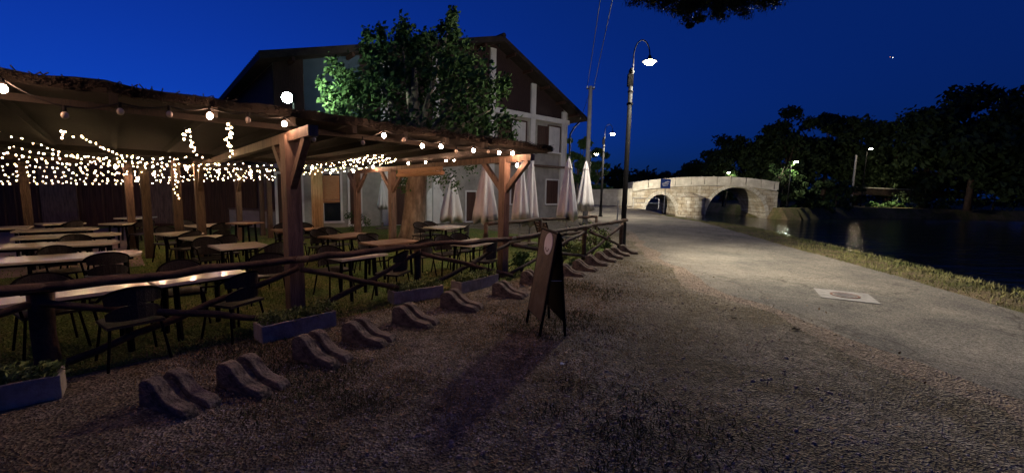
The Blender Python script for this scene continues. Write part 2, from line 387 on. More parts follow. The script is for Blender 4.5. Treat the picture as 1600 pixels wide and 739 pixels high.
for k in range(900):
    y = 1.4 + 9 * random.random() ** 1.4; x = random.uniform(-2.6, 4.6)
    if (Vector((x, y, 0)) - P1).dot(-V) < .15: continue
    u = Vector((random.gauss(0,1), random.gauss(0,1), random.gauss(0,.35))).normalized(); v_ = Vector((0,0,1)).cross(u).normalized(); s_ = random.uniform(.012,.03); c_ = Vector((x,y,.016 + abs(u.z)*s_))
    b.quad(c_ - u*s_, c_ + v_*s_*.5, c_ + u*s_, c_ - v_*s_*.5)
tag(b.build('fallen_leaves', mat('dry_leaves', (.10,.06,.03), (.34,.22,.12), 6, .8)), 'dry leaves scattered over the gravel', 'leaves', kind='stuff')

# manhole with its square concrete surround in the road
c = at(1320, 463)
mh = empty('manhole_cover', (c.x, c.y, 0), R(-28), 'round rusty manhole cover in a pale concrete square in the road', 'manhole cover')
s_ = MB().box((0,0,.012), (.78,.78,.012)); s_.build('surround', mat('pale_concrete', (.19,.18,.165), (.31,.29,.265), 9, .9, .3, 40), mh)
s_ = MB().lathe([(.21,.017),(.21,.026),(.18,.026),(.175,.02)], seg=28); s_.build('rim', M['rust'], mh)
s_ = MB().lathe([(.17,.0185),(.17,.024),(.02,.025)], seg=28)
for k in range(-3, 4):
    hw = math.sqrt(.16**2 - (k*.045)**2)
    s_.box((0, k*.045, .027), (2*hw, .016, .005))
s_.build('lid', mat('lid_concrete', (.26,.24,.22), (.36,.33,.30), 12, .9), mh)

# ------------------------------------------------------------------ bridge
BO = Vector((at(1080, 338, WZ).x, at(1080, 338, WZ).y, 0)); BX = Vector((1, -.09, 0)).normalized(); BN = Vector((BX.y, -BX.x, 0))
if BN.y > 0: BN = -BN
def fb(px, py):
    p = onplane(px, py, BO, BN); return ((p - BO).dot(BX), p.z)
bridge = empty('stone_bridge', BO, math.atan2(BX.y, BX.x), 'humped limestone bridge with two arches over the river, warmly lit', 'bridge')
DEP = 6.0
s0 = fb(988, 300)[0]; s1 = fb(1216, 300)[0]
a1 = (fb(1007, 330)[0], fb(1056, 330)[0]); a2 = (fb(1102, 330)[0], fb(1197, 330)[0])
c1 = fb(1030, 304)[1]; c2 = fb(1150, 293)[1]
topp = [(fb(x, y)) for x, y in ((985,286),(1010,282),(1050,278),(1100,276),(1140,276.5),(1180,279),(1216,285))]
def interp(P, x):
    for i in range(len(P) - 1):
        if x <= P[i+1][0]: t = max(0, (x - P[i][0]) / (P[i+1][0] - P[i][0])); return P[i][1] * (1-t) + P[i+1][1] * t
    return P[-1][1]
def arch_z(x):
    for (l, r), c in ((a1, c1), (a2, c2)):
        if l < x < r:
            u = (x - (l + r) / 2) / ((r - l) / 2); return WZ - .3 + (c - WZ + .3) * (1 - abs(u) ** 2.2) ** .5
    return WZ - .5
xs = sorted(set([s0 + (s1 - s0) * i / 130 for i in range(131)] + [a + e for ar in (a1, a2) for a, e in ((ar[0], .001), (ar[1], -.001), (ar[0], -.001), (ar[1], .001))]))
ph = 1.05
for nm, zf0, zf1, yy in (('spandrel_wall', arch_z, lambda x: interp(topp, x) - ph, 0),):
    b = MB()
    for i in range(len(xs) - 1):
        x0, x1 = xs[i], xs[i+1]; l0, l1, h0, h1 = zf0(x0), zf0(x1), zf1(x0), zf1(x1)
        b.quad((x0,0,l0),(x1,0,l1),(x1,0,h1),(x0,0,h0)); b.quad((x0,DEP,l0),(x0,DEP,h0),(x1,DEP,h1),(x1,DEP,l1))
        b.quad((x0,0,l0),(x0,DEP,l0),(x1,DEP,l1),(x1,0,l1)); b.quad((x0,0,h0),(x1,0,h1),(x1,DEP,h1),(x0,DEP,h0))
    def brickm():
        m = M['stone'].copy(); m.name = 'ashlar_courses'; N = m.node_tree.nodes; L = m.node_tree.links
        bk = N.new('ShaderNodeTexBrick'); bk.inputs['Scale'].default_value = 1; bk.inputs['Brick Width'].default_value = .9; bk.inputs['Row Height'].default_value = .42
        bk.inputs['Mortar Size'].default_value = .02; bk.inputs['Color1'].default_value = (1,1,1,1); bk.inputs['Color2'].default_value = (.78,.76,.72,1); bk.inputs['Mortar'].default_value = (.28,.25,.22,1)
        tc = N.new('ShaderNodeTexCoord'); sp = N.new('ShaderNodeSeparateXYZ'); cb = N.new('ShaderNodeCombineXYZ')
        L.new(tc.outputs['Object'], sp.inputs[0]); L.new(sp.outputs[0], cb.inputs[0]); L.new(sp.outputs[2], cb.inputs[1]); L.new(cb.outputs[0], bk.inputs['Vector'])
        bs = N['Principled BSDF']; src = bs.inputs['Base Color'].links[0].from_socket
        mx = N.new('ShaderNodeMix'); mx.data_type = 'RGBA'; mx.blend_type = 'MULTIPLY'; mx.inputs[0].default_value = 1
        L.new(src, mx.inputs[6]); L.new(bk.outputs[0], mx.inputs[7])
        # damp stains with a shape of their own
        ns = N.new('ShaderNodeTexNoise'); ns.inputs['Scale'].default_value = .9; ns.inputs['Detail'].default_value = 7; ns.inputs['Roughness'].default_value = .7
        L.new(tc.outputs['Object'], ns.inputs['Vector']); rp = N.new('ShaderNodeValToRGB'); L.new(ns.outputs[0], rp.inputs[0])
        rp.color_ramp.elements[0].position = .42; rp.color_ramp.elements[0].color = (.72,.64,.54,1); rp.color_ramp.elements[1].position = .56; rp.color_ramp.elements[1].color = (1,1,1,1)
        m2 = N.new('ShaderNodeMix'); m2.data_type = 'RGBA'; m2.blend_type = 'MULTIPLY'; m2.inputs[0].default_value = .9
        L.new(mx.outputs[2], m2.inputs[6]); L.new(rp.outputs[0], m2.inputs[7]); L.new(m2.outputs[2], bs.inputs['Base Color']); return m
    M['ashlar'] = brickm()
    b.build(nm, M['ashlar'], bridge)
for yy in (-.12, DEP - .28):
    b = MB(); x = s0
    while x < s1 - .1:
        wd = random.uniform(1.3, 1.8); x1 = min(s1, x + wd)
        h0, h1 = interp(topp, x), interp(topp, x1); g = .04; n = len(b.v); j = random.uniform(-.03, .03)
        for (xx, hh) in ((x + g, h0), (x1 - g, h1)):
            for y_ in (yy + j, yy + .4 + j):
                for z_ in (hh - ph + .2, hh + random.uniform(-.02, .02)): b.v.append((xx, y_, z_))
        for f in ((0,1,3,2),(4,6,7,5),(0,4,5,1),(2,3,7,6),(0,2,6,4),(1,5,7,3)): b.f.append(tuple(n + i for i in f))
        x = x1
    b.build('parapet', M['stone'], bridge)
    b = MB()
    for i in range(0, len(xs) - 4, 4):
        b.beam((xs[i], yy + .16, interp(topp, xs[i]) - ph + .11), (xs[min(i+4, len(xs)-1)], yy + .16, interp(topp, xs[min(i+4, len(xs)-1)]) - ph + .11), .5, .16)
    b.build('string_course', M['stone'], bridge)
for ar, c in ((a1, c1), (a2, c2)):   # voussoir ring
    b = MB(); K = 26; l, r = ar
    for i in range(K):
        def pt(t, d):
            th = math.pi * (1 - t); cx = (l + r) / 2; rx = (r - l) / 2 + d; rz = (c - WZ + .3) + d
            return cx + rx * math.copysign(abs(math.cos(th)) ** .92, math.cos(th)), WZ - .3 + rz * math.sin(th) ** .95
        t0, t1 = i / K + .003, (i + 1) / K - .003; A, B_, C_, D_ = pt(t0, 0.01), pt(t1, 0.01), pt(t1, .38), pt(t0, .38)
        b.quad((A[0],-.05,A[1]),(B_[0],-.05,B_[1]),(C_[0],-.05,C_[1]),(D_[0],-.05,D_[1]))
        b.quad((D_[0],-.05,D_[1]),(C_[0],-.05,C_[1]),(C_[0],.01,C_[1]),(D_[0],.01,D_[1]))
        b.quad((A[0],.3,A[1]),(B_[0],.3,B_[1]),(B_[0],-.05,B_[1]),(A[0],-.05,A[1]))
    b.build('arch_ring', M['stone'], bridge)
# rounded cutwater in front of the pier
pc = (a1[1] + a2[0]) / 2; pw = (a2[0] - a1[1]) / 2 * .88
b = MB(); prof = []
for z_, k in ((-1.4,1.12),(-.85,1.12),(-.84,1),(1.0,1),(1.02,1.06),(1.15,1.06),(1.5,.5),(1.7,.05)):
    prof.append((pw * k, z_))
n = len(b.v); SG = 14
for r_, z_ in prof:
    for j in range(SG + 1):
        a = math.pi * j / SG; b.v.append((pc - r_ * math.cos(a), .02 - r_ * .75 * math.sin(a), z_))
for i in range(len(prof) - 1):
    for j in range(SG):
        a = n + i * (SG + 1) + j; b.f.append((a, a+1, a+1+SG+1, a+SG+1))
b.build('cutwater', M['ashlar'], bridge)
# low dark wall running left from the bridge, beyond the road end
b = MB(); q0 = at(880, 306, 0); 
lw = empty('abutment_wall', (0,0,0), 0, 'low weathered stone wall leading left from the bridge', 'wall')
A_ = BO + BX * s0; 
b.beam((A_.x + .1, A_.y + .25, .95), (A_.x - 4.5, A_.y + 1.8, .75), .4, 1.9); b.build('wall_run', M['stone'], lw)
b = MB(); b.beam((A_.x + .1, A_.y + .25, 1.97), (A_.x - 4.5, A_.y + 1.8, 1.77), .52, .12); b.build('coping', M['stone'], lw)

# blue sign on a thin post, in front of the bridge
sp = atY(1040, 287, 36); sg = empty('river_sign', (sp.x, sp.y, -.1), R(-14), 'square dark blue sign with white writing on a thin post before the bridge', 'sign')
hz_ = sp.z + .1
MB().tube([(0,.03,0),(0,.03,hz_ + .3)], .03, 8).build('post', M['steel'], sg)
pn = MB().box((0,0,hz_), (.80,.03,.80)).build('panel', M['blue'], sg)
b = MB()
for (x0, z0, x1, z1, t) in ((-.28,-.02,.30,.16,.05),(-.25,-.10,.02,-.05,.045),(.03,-.04,.26,.0,.045),(-.22,-.2,.2,-.14,.04),(-.05,.1,.2,.2,.04)):
    b.beam((x0,-.019,hz_+z0),(x1,-.019,hz_+z1), .006, t, up=Vector((0,0,1)))
b.build('lettering', M['white'], pn)

# ------------------------------------------------------------------ foliage
def leaf_cloud(b, c, rad, n, size, shell=.55, squash=1):
    for k in range(n):
        d = Vector([random.gauss(0, 1) for _ in range(3)]).normalized(); r = shell + (1 - shell) * random.random()
        p = Vector((c[0] + d.x * rad[0] * r, c[1] + d.y * rad[1] * r, c[2] + d.z * rad[2] * r))
        u = Vector([random.gauss(0, 1) for _ in range(3)]).normalized(); v_ = u.orthogonal().normalized(); s = size * random.uniform(.6, 1.3)
        w_ = u.cross(v_)
        b.quad(p - v_ * s, p + w_ * s * .45 - v_ * s * .1, p + v_ * s, p - w_ * s * .45 - v_ * s * .1)
def tree(name, base, crown_c, crown_r, clumps, per, size, label, cat, group=None, m='leafdark', trunk_r=.3, seed=1, clump_r=.33, extra=None):
    random.seed(seed); root = empty(name, base, 0, label, cat, group); base = Vector(base); t = MB()
    cc = Vector(crown_c) - base
    H = cc.z
    t.tube([(0,0,-.1),(.05,0,H*.35),(cc.x*.5+.05,cc.y*.5,H*.7),(cc.x,cc.y,H + crown_r[2]*.3)], [trunk_r*1.25,trunk_r,trunk_r*.75,trunk_r*.25], 10, .06)
    b = MB(); cl = []
    for k in range(clumps):
        d = Vector([random.gauss(0, 1) for _ in range(3)]).normalized(); r = random.random() ** .45
        cl.append(cc + Vector((d.x * crown_r[0] * r, d.y * crown_r[1] * r, d.z * crown_r[2] * r)))
    for k, p in enumerate(cl):
        cr = clump_r * min(crown_r) * random.uniform(.6, 1.3); leaf_cloud(b, p, (cr * 1.2, cr * 1.2, cr * .8), per, size, .3)
        if k % 2 == 0: t.tube([(cc.x*.4, cc.y*.4, H*random.uniform(.5,.85)), (p + Vector((cc.x*.4, cc.y*.4, H*.8))) / 2 + Vector((0,0,-.1)), p], [trunk_r*.3, trunk_r*.16, trunk_r*.05], 5)
    if extra: extra(b, t, base)
    t.build('trunk', M['log' if m == 'leafdark' else 'bark'], root, True); b.build('crown', M[m], root); return root

# far right bank trees (px, top y, half width px, depth, description)
far = [(1083,250,26,80,'small rounded dark tree just behind the left of the bridge'),
 (1136,206,38,74,'pointed dark tree behind the middle of the bridge'),
 (1188,212,26,72,'slim dark tree behind the right end of the bridge'),
 (1240,172,44,70,'tall dark tree above the lit foliage at the bridge end'),
 (1300,168,40,72,'wispy tall dark tree left of the white post across the river'),
 (1352,176,36,70,'dark tree behind the lamp on the far bank'),
 (1402,188,46,66,'broad low dark tree right of the far bank lamp'),
 (1462,160,46,62,'dark tree leaning beside the largest tree on the far bank'),
 (1540,128,84,56,'largest dark tree at the right on the far bank'),
 (1640,150,80,50,'dark tree cut by the right edge of the photo'),
 (1720,170,80,46,'dark tree beyond the right edge on the far bank')]
for i, (px, ty, hw, Y, lb) in enumerate(far):
    tp = atY(px, ty, Y); hwm = hw * Y / F * 1.05; H = tp.z; bz = .2 if i > 2 else 0
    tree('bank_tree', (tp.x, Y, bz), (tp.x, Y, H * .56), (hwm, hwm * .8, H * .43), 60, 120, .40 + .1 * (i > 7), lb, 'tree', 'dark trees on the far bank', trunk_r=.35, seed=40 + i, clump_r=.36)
for i, (px, ty, hw, Y, lb) in enumerate([(1225,268,34,49,'dark bush overhanging the right end of the bridge'),(1262,272,30,50,'dark scrub between the bridge end and the river'),
     (1310,280,34,54,'dark low scrub on the far bank below the white post'),(1450,272,60,60,'long dark scrub behind the far bank path'),(1560,268,60,60,'dark scrub below the largest far tree')]):
    tp = atY(px, ty, Y); hwm = hw * Y / F; H = tp.z
    tree('bank_bush', (tp.x, Y, .0), (tp.x, Y, H * .5), (hwm, hwm * .6, H * .55), 22, 90, .22, lb, 'bush', 'dark bushes on the far bank', trunk_r=.1, seed=70 + i)
b = MB(); random.seed(8)
for k in range(150):
    x = 22 + 120 * k / 150; leaf_cloud(b, (x, 92 + random.uniform(-3,3), random.uniform(.5,5.5)), (3.2,2,2.2), 60, .6, .2)
tag(b.build('distant_wood', M['leafdark']), 'dark far wood closing the view behind the river trees', 'wood', kind='stuff')
for i, (px, py, h_, lb) in enumerate([(1243,336,.5,'grassy mound of plants at the foot of the bridge end'),(1268,336,1.0,'dark waterside bush beside the bridge end mound'),(1296,336,1.2,'dark waterside bush left of the islet'),(1335,329,1.3,'low waterside bush just left of the islet')]):
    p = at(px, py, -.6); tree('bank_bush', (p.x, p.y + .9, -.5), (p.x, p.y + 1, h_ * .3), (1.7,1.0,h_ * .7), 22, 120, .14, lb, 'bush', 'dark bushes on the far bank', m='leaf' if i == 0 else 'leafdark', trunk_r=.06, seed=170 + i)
# bush standing in the river on a small islet, with jetty
ic = at(1375, 337, WZ)
b = MB(); b.lathe([(3.2,-.4),(2.6,.1),(1.2,.28),(.1,.3)], (0,0,0), 18, lambda j, z: 1 + .2 * math.sin(j * 1.9)); o = b.build('islet', M['verge']); o.location = (ic.x, ic.y, WZ); o.scale = (1.3,.6,1); tag(o, kind='structure')
tree('island_bush', (ic.x - .5, ic.y, WZ + .2), (ic.x - .3, ic.y, WZ + 1.3), (2.3,1.3,1.0), 26, 120, .16, 'bright green bush on the small islet in the river', 'bush', m='leaf', trunk_r=.07, seed=91)
tree('island_bush', (ic.x + 2.4, ic.y + .3, WZ + .2), (ic.x + 2.4, ic.y + .3, WZ + 1.6), (1.6,1.0,1.2), 20, 120, .15, 'darker reedy bush right of the bright one on the islet', 'bush', m='leaf', trunk_r=.07, seed=92)
jc = at(1428, 334, WZ + .25); jt = empty('jetty', (jc.x, jc.y, WZ), R(-3), 'small pale landing stage beside the islet bushes', 'jetty')
MB().box((0,0,.28), (3.4,.9,.1)).build('deck', M['white'], jt)
for x in (-1.4, 1.4): MB().tube([(x,0,-.6),(x,0,.23)], .07, 8).build('pile', M['log'], jt)
# far bank kerb wall (pale line) and white post
p0 = atY(1325, 293, 63); p1 = atY(1525, 301, 60)
fw = empty('embankment_wall', (0,0,0), 0, 'long low pale wall along the path on the far bank', 'wall')
MB().beam((p0.x, p0.y, p0.z - .5), (p1.x, p1.y, p1.z - .5), .5, 1.0).build('wall_run', M['log'], fw)
MB().beam((p0.x, p0.y, p0.z + .055), (p1.x, p1.y, p1.z + .055), .7, .1).build('coping', M['stone'], fw)
p = atY(1337, 252, 64); b = MB(); b.tube([(0,0,.2),(0,0,p.z + .9)], .14, 10); o = b.build('white_post', M['pole']); o.location = (p.x, p.y, 0); tag(o, 'thick white post standing left of the far bank lamp', 'post')

# left far hedge and trees beyond the umbrellas
for i, (px, ty, hw, Y, lb) in enumerate([(905,208,24,52,'green tree lit by lamps beyond the house corner'),(935,232,22,56,'dark tree behind the second street lamp'),
      (968,262,26,90,'low dark trees at the far end of the road'),(1010,268,26,110,'distant low dark tree left of the blue sign'),(1050,270,24,120,'distant low dark tree behind the blue sign'),(870,240,30,60,'dark tree hidden behind the house corner')]):
    tp = atY(px, ty, Y); hwm = hw * Y / F; H = tp.z
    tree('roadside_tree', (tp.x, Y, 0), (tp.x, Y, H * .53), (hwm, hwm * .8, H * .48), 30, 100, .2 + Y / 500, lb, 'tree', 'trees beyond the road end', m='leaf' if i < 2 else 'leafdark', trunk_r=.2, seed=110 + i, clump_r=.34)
b = MB(); random.seed(5)
hd = [atY(820, 300, 66), atY(905, 300, 68), atY(960, 301, 75), atY(992, 301, 80)]
for i in range(3):
    for k in range(26):
        q = hd[i].lerp(hd[i+1], k / 26); leaf_cloud(b, (q.x, q.y, .9 + random.uniform(0,.5)), (1.3,.9,1.0), 45, .2, .3)
tag(b.build('hedge', M['leafdark']), 'low dark hedge closing the far end of the road', 'hedge')

# ------------------------------------------------------------------ house
A = atY(405, 83, 14.3); Bv = atY(918, 183, 25.4); EZ = (A.z + Bv.z) / 2
A.z = Bv.z = 0
D = (Bv - A).normalized(); NF = Vector((D.y, -D.x, 0))          # NF points to the camera
if NF.y > 0: NF = -NF
W0 = A - NF * .75
def fac(px, py):
    q = onplane(px, py, W0, NF); return ((q - W0).dot(D), q.z)
LT = (Bv - A).length
pk = onplane(788, 57, A, NF); PS = (pk - A).dot(D); PZ = pk.z
sR = fac(885, 250)[0]; sL = .55
house = empty('house', W0, math.atan2(D.y, D.x), 'large dark gabled house with pale pillars, cream walls and dark shutters', 'house')
# local axes: x along gable facade, y away from camera
DEPH = 12.0
def rz(s): return EZ + (PZ - EZ) * (s / PS if s < PS else (LT - s) / (LT - PS))
b = MB()
ss = [sL, PS, sR]
for i in range(2):
    a, c = ss[i], ss[i+1]
    b.quad((a,0,-.05),(c,0,-.05),(c,0,rz(c)-.15),(a,0,rz(a)-.15))
b.quad((sL,0,-.05),(sL,0,rz(sL)-.15),(sL,DEPH,rz(sL)-.15),(sL,DEPH,-.05)); b.quad((sR,0,-.05),(sR,DEPH,-.05),(sR,DEPH,rz(sR)-.15),(sR,0,rz(sR)-.15))
b.quad((sL,DEPH,-.05),(sL,DEPH,rz(sL)-.15),(PS,DEPH,rz(PS)-.15),(sR,DEPH,rz(sR)-.15),(sR,DEPH,-.05))
b.build('wall', M['wall'], house)
def slab(name, x0, x1, m):
    b = MB(); z0, z1 = rz(x0), rz(x1); y0, y1 = -.75, DEPH + .7; t = .22
    P = [(x0,y0,z0-t),(x1,y0,z1-t),(x1,y1,z1-t),(x0,y1,z0-t),(x0,y0,z0),(x1,y0,z1),(x1,y1,z1),(x0,y1,z0)]
    n = len(b.v); b.v += P
    for f in ((0,3,2,1),(4,5,6,7),(0,1,5,4),(1,2,6,5),(2,3,7,6),(3,0,4,7)): b.f.append(tuple(n+i for i in f))
    # tile ribs
    L = math.hypot(x1-x0, z1-z0); k = 0
    y = y0 + .1
    while y < y1 - .1:
        b.beam((x0, y, z0+.02), (x1, y, z1+.02), .1, .06); y += .3
    # rafter tails under the verge
    return b.build(name, m, house)
slab('roof', 0, PS, M['roof']); slab('roof', PS, LT, M['roof'])
b = MB(); b.tube([(PS,-.75,PZ+.05),(PS,DEPH+.7,PZ+.05)], .12, 8); b.build('ridge', M['roof'], house)
b = MB()
for k in range(7):
    for s in (PS + (LT - PS) * (k + .5) / 7.5,):
        pass
for f_ in (.12,.3,.5,.7,.88):
    s = PS + (LT-PS)*f_; b.beam((s,-.7,rz(s)-.3),(s,.0,rz(s)-.3),.1,.14)
for f_ in (.1,.3,.5,.7,.9):
    s = PS*f_; b.beam((s,-.7,rz(s)-.3),(s,.0,rz(s)-.3),.1,.14)
b.build('purlin_ends', M['darkwood'], house)
# timber/brick infill of the attic storey, pillars, floor bands
bandz = fac(838, 184)[1]; fl1 = fac(850, 260)[1]
pil = [fac(x, 150)[0] for x in (600, 680, 768, 832, 881)]
pil = [sL + .15] + [x for x in (3.1,) ] + pil
brick = mat('attic_boards', (.028,.016,.016), (.055,.032,.03), 3, .9, .6, 12, stretch=(10,10,1))
for a, c in zip(pil[:-1], pil[1:]):
    if rz((a+c)/2) - .5 < bandz: continue
    b = MB(); za, zc = max(bandz + .1, rz(a) - .2), max(bandz + .1, rz(c) - .2)
    if (a < PS < c): b.quad((a,-.03,bandz+.06),(c,-.03,bandz+.06),(c,-.03,zc),(PS,-.03,PZ-.2),(a,-.03,za))
    else: b.quad((a,-.03,bandz+.06),(c,-.03,bandz+.06),(c,-.03,zc),(a,-.03,za))
    b.build('attic_panel', brick, house)
xb = fac(474, 140)[0]
b = MB(); b.quad((sL-.02,-.035,fl1),(xb,-.035,fl1),(xb,-.035,rz(xb)-.19),(sL-.02,-.035,rz(sL)-.19)); b.build('darkening_sheet', brick, house)  # dark sheet added over the pale wall to darken its left part
b = MB(); b.quad((xb+.01,-.036,fl1),(fac(562,140)[0],-.036,fl1),(fac(562,140)[0],-.036,rz(fac(562,140)[0])-.19),(xb+.01,-.036,rz(xb)-.19)); b.build('blue_lit_panel', mat('blue_lit_wall', (.05,.08,.12), (.07,.10,.15), 2, .8), house)  # pale wall here; its dim bluish light is put into the panel colour
xb2 = fac(566, 140)[0]; xb3 = fac(770, 140)[0]
b = MB(); b.quad((xb2,-.033,fl1),(xb3,-.033,fl1),(xb3,-.033,bandz),(xb2,-.033,bandz)); b.build('darkening_sheet', brick, house)  # another added sheet, darkening the wall below the attic
for s in pil[2:]:
    MB().box((s, -.06, (rz(s)-.4)/2), (.34,.14,rz(s)-.4)).build('pillar', M['paint'], house)
_b0 = fac(766, 180)[0]; MB().box(((_b0+sR)/2, -.075, bandz), (sR-_b0, .15, .26)).build('floor_band', M['paint'], house)
MB().box(((sL+sR)/2, -.09, fl1), (sR-sL, .16, .12)).build('floor_band', M['darkwood'], house)
def opening(px0, py0, px1, py1, name='window', m='darkwood', frame=True, lb=None, boards=True):
    s0_, z1_ = fac(px0, py0); s1_, z0_ = fac(px1, py1); z1_ = (z1_ + fac(px1, py0)[1]) / 2 ; z0_ = (z0_ + fac(px0, py1)[1]) / 2; z0_ = max(.02, z0_)
    o = MB(); o.box(((s0_+s1_)/2, -.02, (z0_+z1_)/2), (s1_-s0_, .05, z1_-z0_))
    if boards:
        k = 1
        while s0_ + k*.16 < s1_ - .05:
            o.box((s0_ + k*.16, -.048, (z0_+z1_)/2), (.02,.012,z1_-z0_-.06)); k += 1
    o = o.build(name, M[m], house)
    if lb: o['label'] = lb
    if frame:
        f = MB()
        for sx in (s0_-.04, s1_+.04): f.box((sx,-.03,(z0_+z1_)/2), (.08,.08,z1_-z0_+.16))
        f.box(((s0_+s1_)/2,-.031,z1_+.04),(s1_-s0_,.08,.08)); f.build('frame', M['darkwood' if m=='paint' else 'paint'], o)
        f = MB(); f.box(((s0_+s1_)/2,-.07,z0_-.05),(s1_-s0_+.22,.16,.07)); f.build('sill', M['paint'], o)
    return o
opening(840,197,855,240,'shutter','darkwood',False,'dark closed shutter')
opening(857,199,873,238,'shutter','paint',True,'pale closed shutter')
opening(799,190,820,232,'shutter','paint',True,'pale closed shutter')
opening(778,186,797,230,'shutter','darkwood',False,'dark closed shutter')
opening(853,282,870,318,'window','darkwood',True)
opening(798,281,808,318,'window','darkwood',True)
opening(728,300,742,345,'door','darkwood',True)
opening(616,290,642,352,'door','darkwood',True)
opening(545,268,563,350,'door','darkwood',True)
opening(504,272,532,345,'window','glass',True,'dark glazed opening',False)
opening(452,275,472,352,'door','darkwood',True)
opening(432,272,449,352,'door','darkwood',True)
# arched white patch painted for the lit wall right of the trunk
s0_, z1_ = fac(667, 292); s1_, z0_ = fac(692, 345); b = MB(); K = 10; cx, rx = (s0_+s1_)/2, (s1_-s0_)/2; zz = z1_ - rx
pts = [(cx-rx, z0_), (cx+rx, z0_)] + [(cx + rx*math.cos(math.pi*i/K), zz + rx*math.sin(math.pi*i/K)) for i in range(K+1)]
b.quad(*[(x,-.03,z) for x, z in pts]); b.quad(*[(x,-.0,z) for x, z in reversed(pts)]); o = b.build('lit_wall_patch', M['white'], house)
# side wall openings on the left return wall
b = MB()
b = MB(); b.quad((sL-.035,-.0,fl1),(sL-.035,0,rz(sL)-.3),(sL-.035,DEPH,rz(sL)-.3),(sL-.035,DEPH,fl1)); b.build('darkening_sheet', brick, house)
for k, y in enumerate((1.2, 3.2, 5.2, 7.4)):
    MB().box((sL-.02, y, 1.25), (.06,1.15,2.2)).build('door', M['darkwood'], house)
# downpipe from the right eave
b = MB(); b.tube([(LT-.1,-.2,EZ-.25),(LT-.5,-.2,EZ-.55),(sR+.1,-.14,EZ-1.0),(sR+.06,-.14,.1)], .05, 8); b.build('downpipe', M['wire'], house)
b = MB(); b.beam((LT+.03,-.7,EZ-.12),(LT+.03,DEPH,EZ-.12),.14,.12); b.build('gutter', M['wire'], house)

# flood light on a short mast above the pergola roof
p = atY(449, 153, 10.2)
fl = empty('flood_light', (p.x, p.y, 0), R(-62), 'bright greenish white flood lamp on a mast above the pergola roof', 'flood light')
MB().tube([(0,.14,0),(0,.14,p.z-.1)], .03, 8).build('mast', M['black'], fl)
MB().box((0,.13,p.z),(.2,.08,.2)).build('housing', M['black'], fl)
MB().lathe([(.02,-.12),(.09,-.09),(.125,0),(.09,.09),(.02,.12)], (0,0,p.z), seg=20).build('lens', M['floodglow'], fl, True)
ld = bpy.data.lights.new('flood_beam', 'SPOT'); ld.energy = 420; ld.color = (.84,1,.84); ld.spot_size = R(88); ld.spot_blend = .9; ld.shadow_soft_size = .1
lo = bpy.data.objects.new('flood_beam', ld); col.objects.link(lo); _q = at(648, 377); _t = atY(528, 150, _q.y - 1.0); lo.location = p + (_t - p).normalized() * .2
lo.rotation_euler = (_t - p).to_track_quat('-Z','Y').to_euler()

# ------------------------------------------------------------------ dark wooden hall at the back left
hl = empty('timber_hall', (0,0,0), 0, 'long low dark timber hall behind the left of the pergola', 'hall')
h0, h1 = Vector((-26,11.5,0)), Vector((-10.2,16.6,0)); hd_ = (h1-h0).normalized(); hn = Vector((-hd_.y,hd_.x,0))
b = MB(); b.beam(h0+Vector((0,0,1.2))+hn*.1, h1+Vector((0,0,1.2))+hn*.1, .2, 2.4)
k = 0.3
while k < (h1-h0).length:
    b.beam(h0+hd_*k-hn*.015+Vector((0,0,.05)), h0+hd_*k-hn*.015+Vector((0,0,2.38)), .03, .05); k += .3
b.build('wall', M['darkwood'], hl)
b = MB(); b.beam(h0+hn*2+Vector((0,0,2.62)), h1+hn*2+Vector((0,0,2.62)), 5, .1); b.build('roof', M['roof'], hl)
for k in (1.5,4.5,7.5,10.5,13.5):
    q = h0 + hd_*k - hn*.04; f = MB().box(q+Vector((0,0,1.15)), (1.0,.05,2.1), math.atan2(hd_.y,hd_.x)).build('door', M['wood'], hl)
# low pink wall before the house corner
q0, q1 = at(354, 352), at(452, 358)
low = empty('low_wall', (0,0,0), 0, 'low pinkish wall between the pergola posts and the house corner', 'wall')
MB().beam(q0+Vector((0,0,.32)), q1+Vector((0,0,.32)), .2, .64).build('wall_run', M['wall'], low)
MB().beam(q0+Vector((0,0,.67)), q1+Vector((0,0,.67)), .28, .06).build('coping', M['wood'], low)

# ------------------------------------------------------------------ pergola
perg = empty('pergola', (0,0,0), 0, 'long brown timber pergola with brushwood roof over the terrace', 'pergola')
RT = 2.36   # underside of roof at the front
def zr(p): return RT - .022 * max(0, (p - P1).dot(V))
M['dimwood'] = mat('shaded_timber', (.06,.04,.03), (.13,.085,.06), 3, .7, .5, 12, stretch=(8,8,1))  # same timber in a darker colour, so the inner posts look dimmer
def post(p, w_=.16, braces=True, dirs=(1,-1), name='post', m='wood'):
    h = zr(p) - .1
    o = MB(); o.box((p.x, p.y, h/2 - .05), (w_, w_, h + .1), UA)
    o.build('post', M[m], perg)
    if braces:
        b = MB()
        for d in dirs:
            b.beam((p.x - V.x*.02*d, p.y - V.y*.02*d, h - .66), (p.x + V.x*.62*d, p.y + V.y*.62*d, h - .05), .075, .09)
        b.build('brace', M[m], perg)
q = {}
postpx = [(318,404),(283,405),(235,403),(209,388),(376,376),(423,372),(411,368),(182,352),(50,392),(-60,402),(110,352)]
post(P1, .17); post(P2, .15)
P3 = P2 + V*4.4; P4 = P2 + V*6.6
post(P3, .15); post(P4, .15)
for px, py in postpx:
    post(at(px, py), .15 if py > 380 else .13, px in (318, 283, 182, 376), m='dimwood')
post(P1 - U*3.9, .15, False)
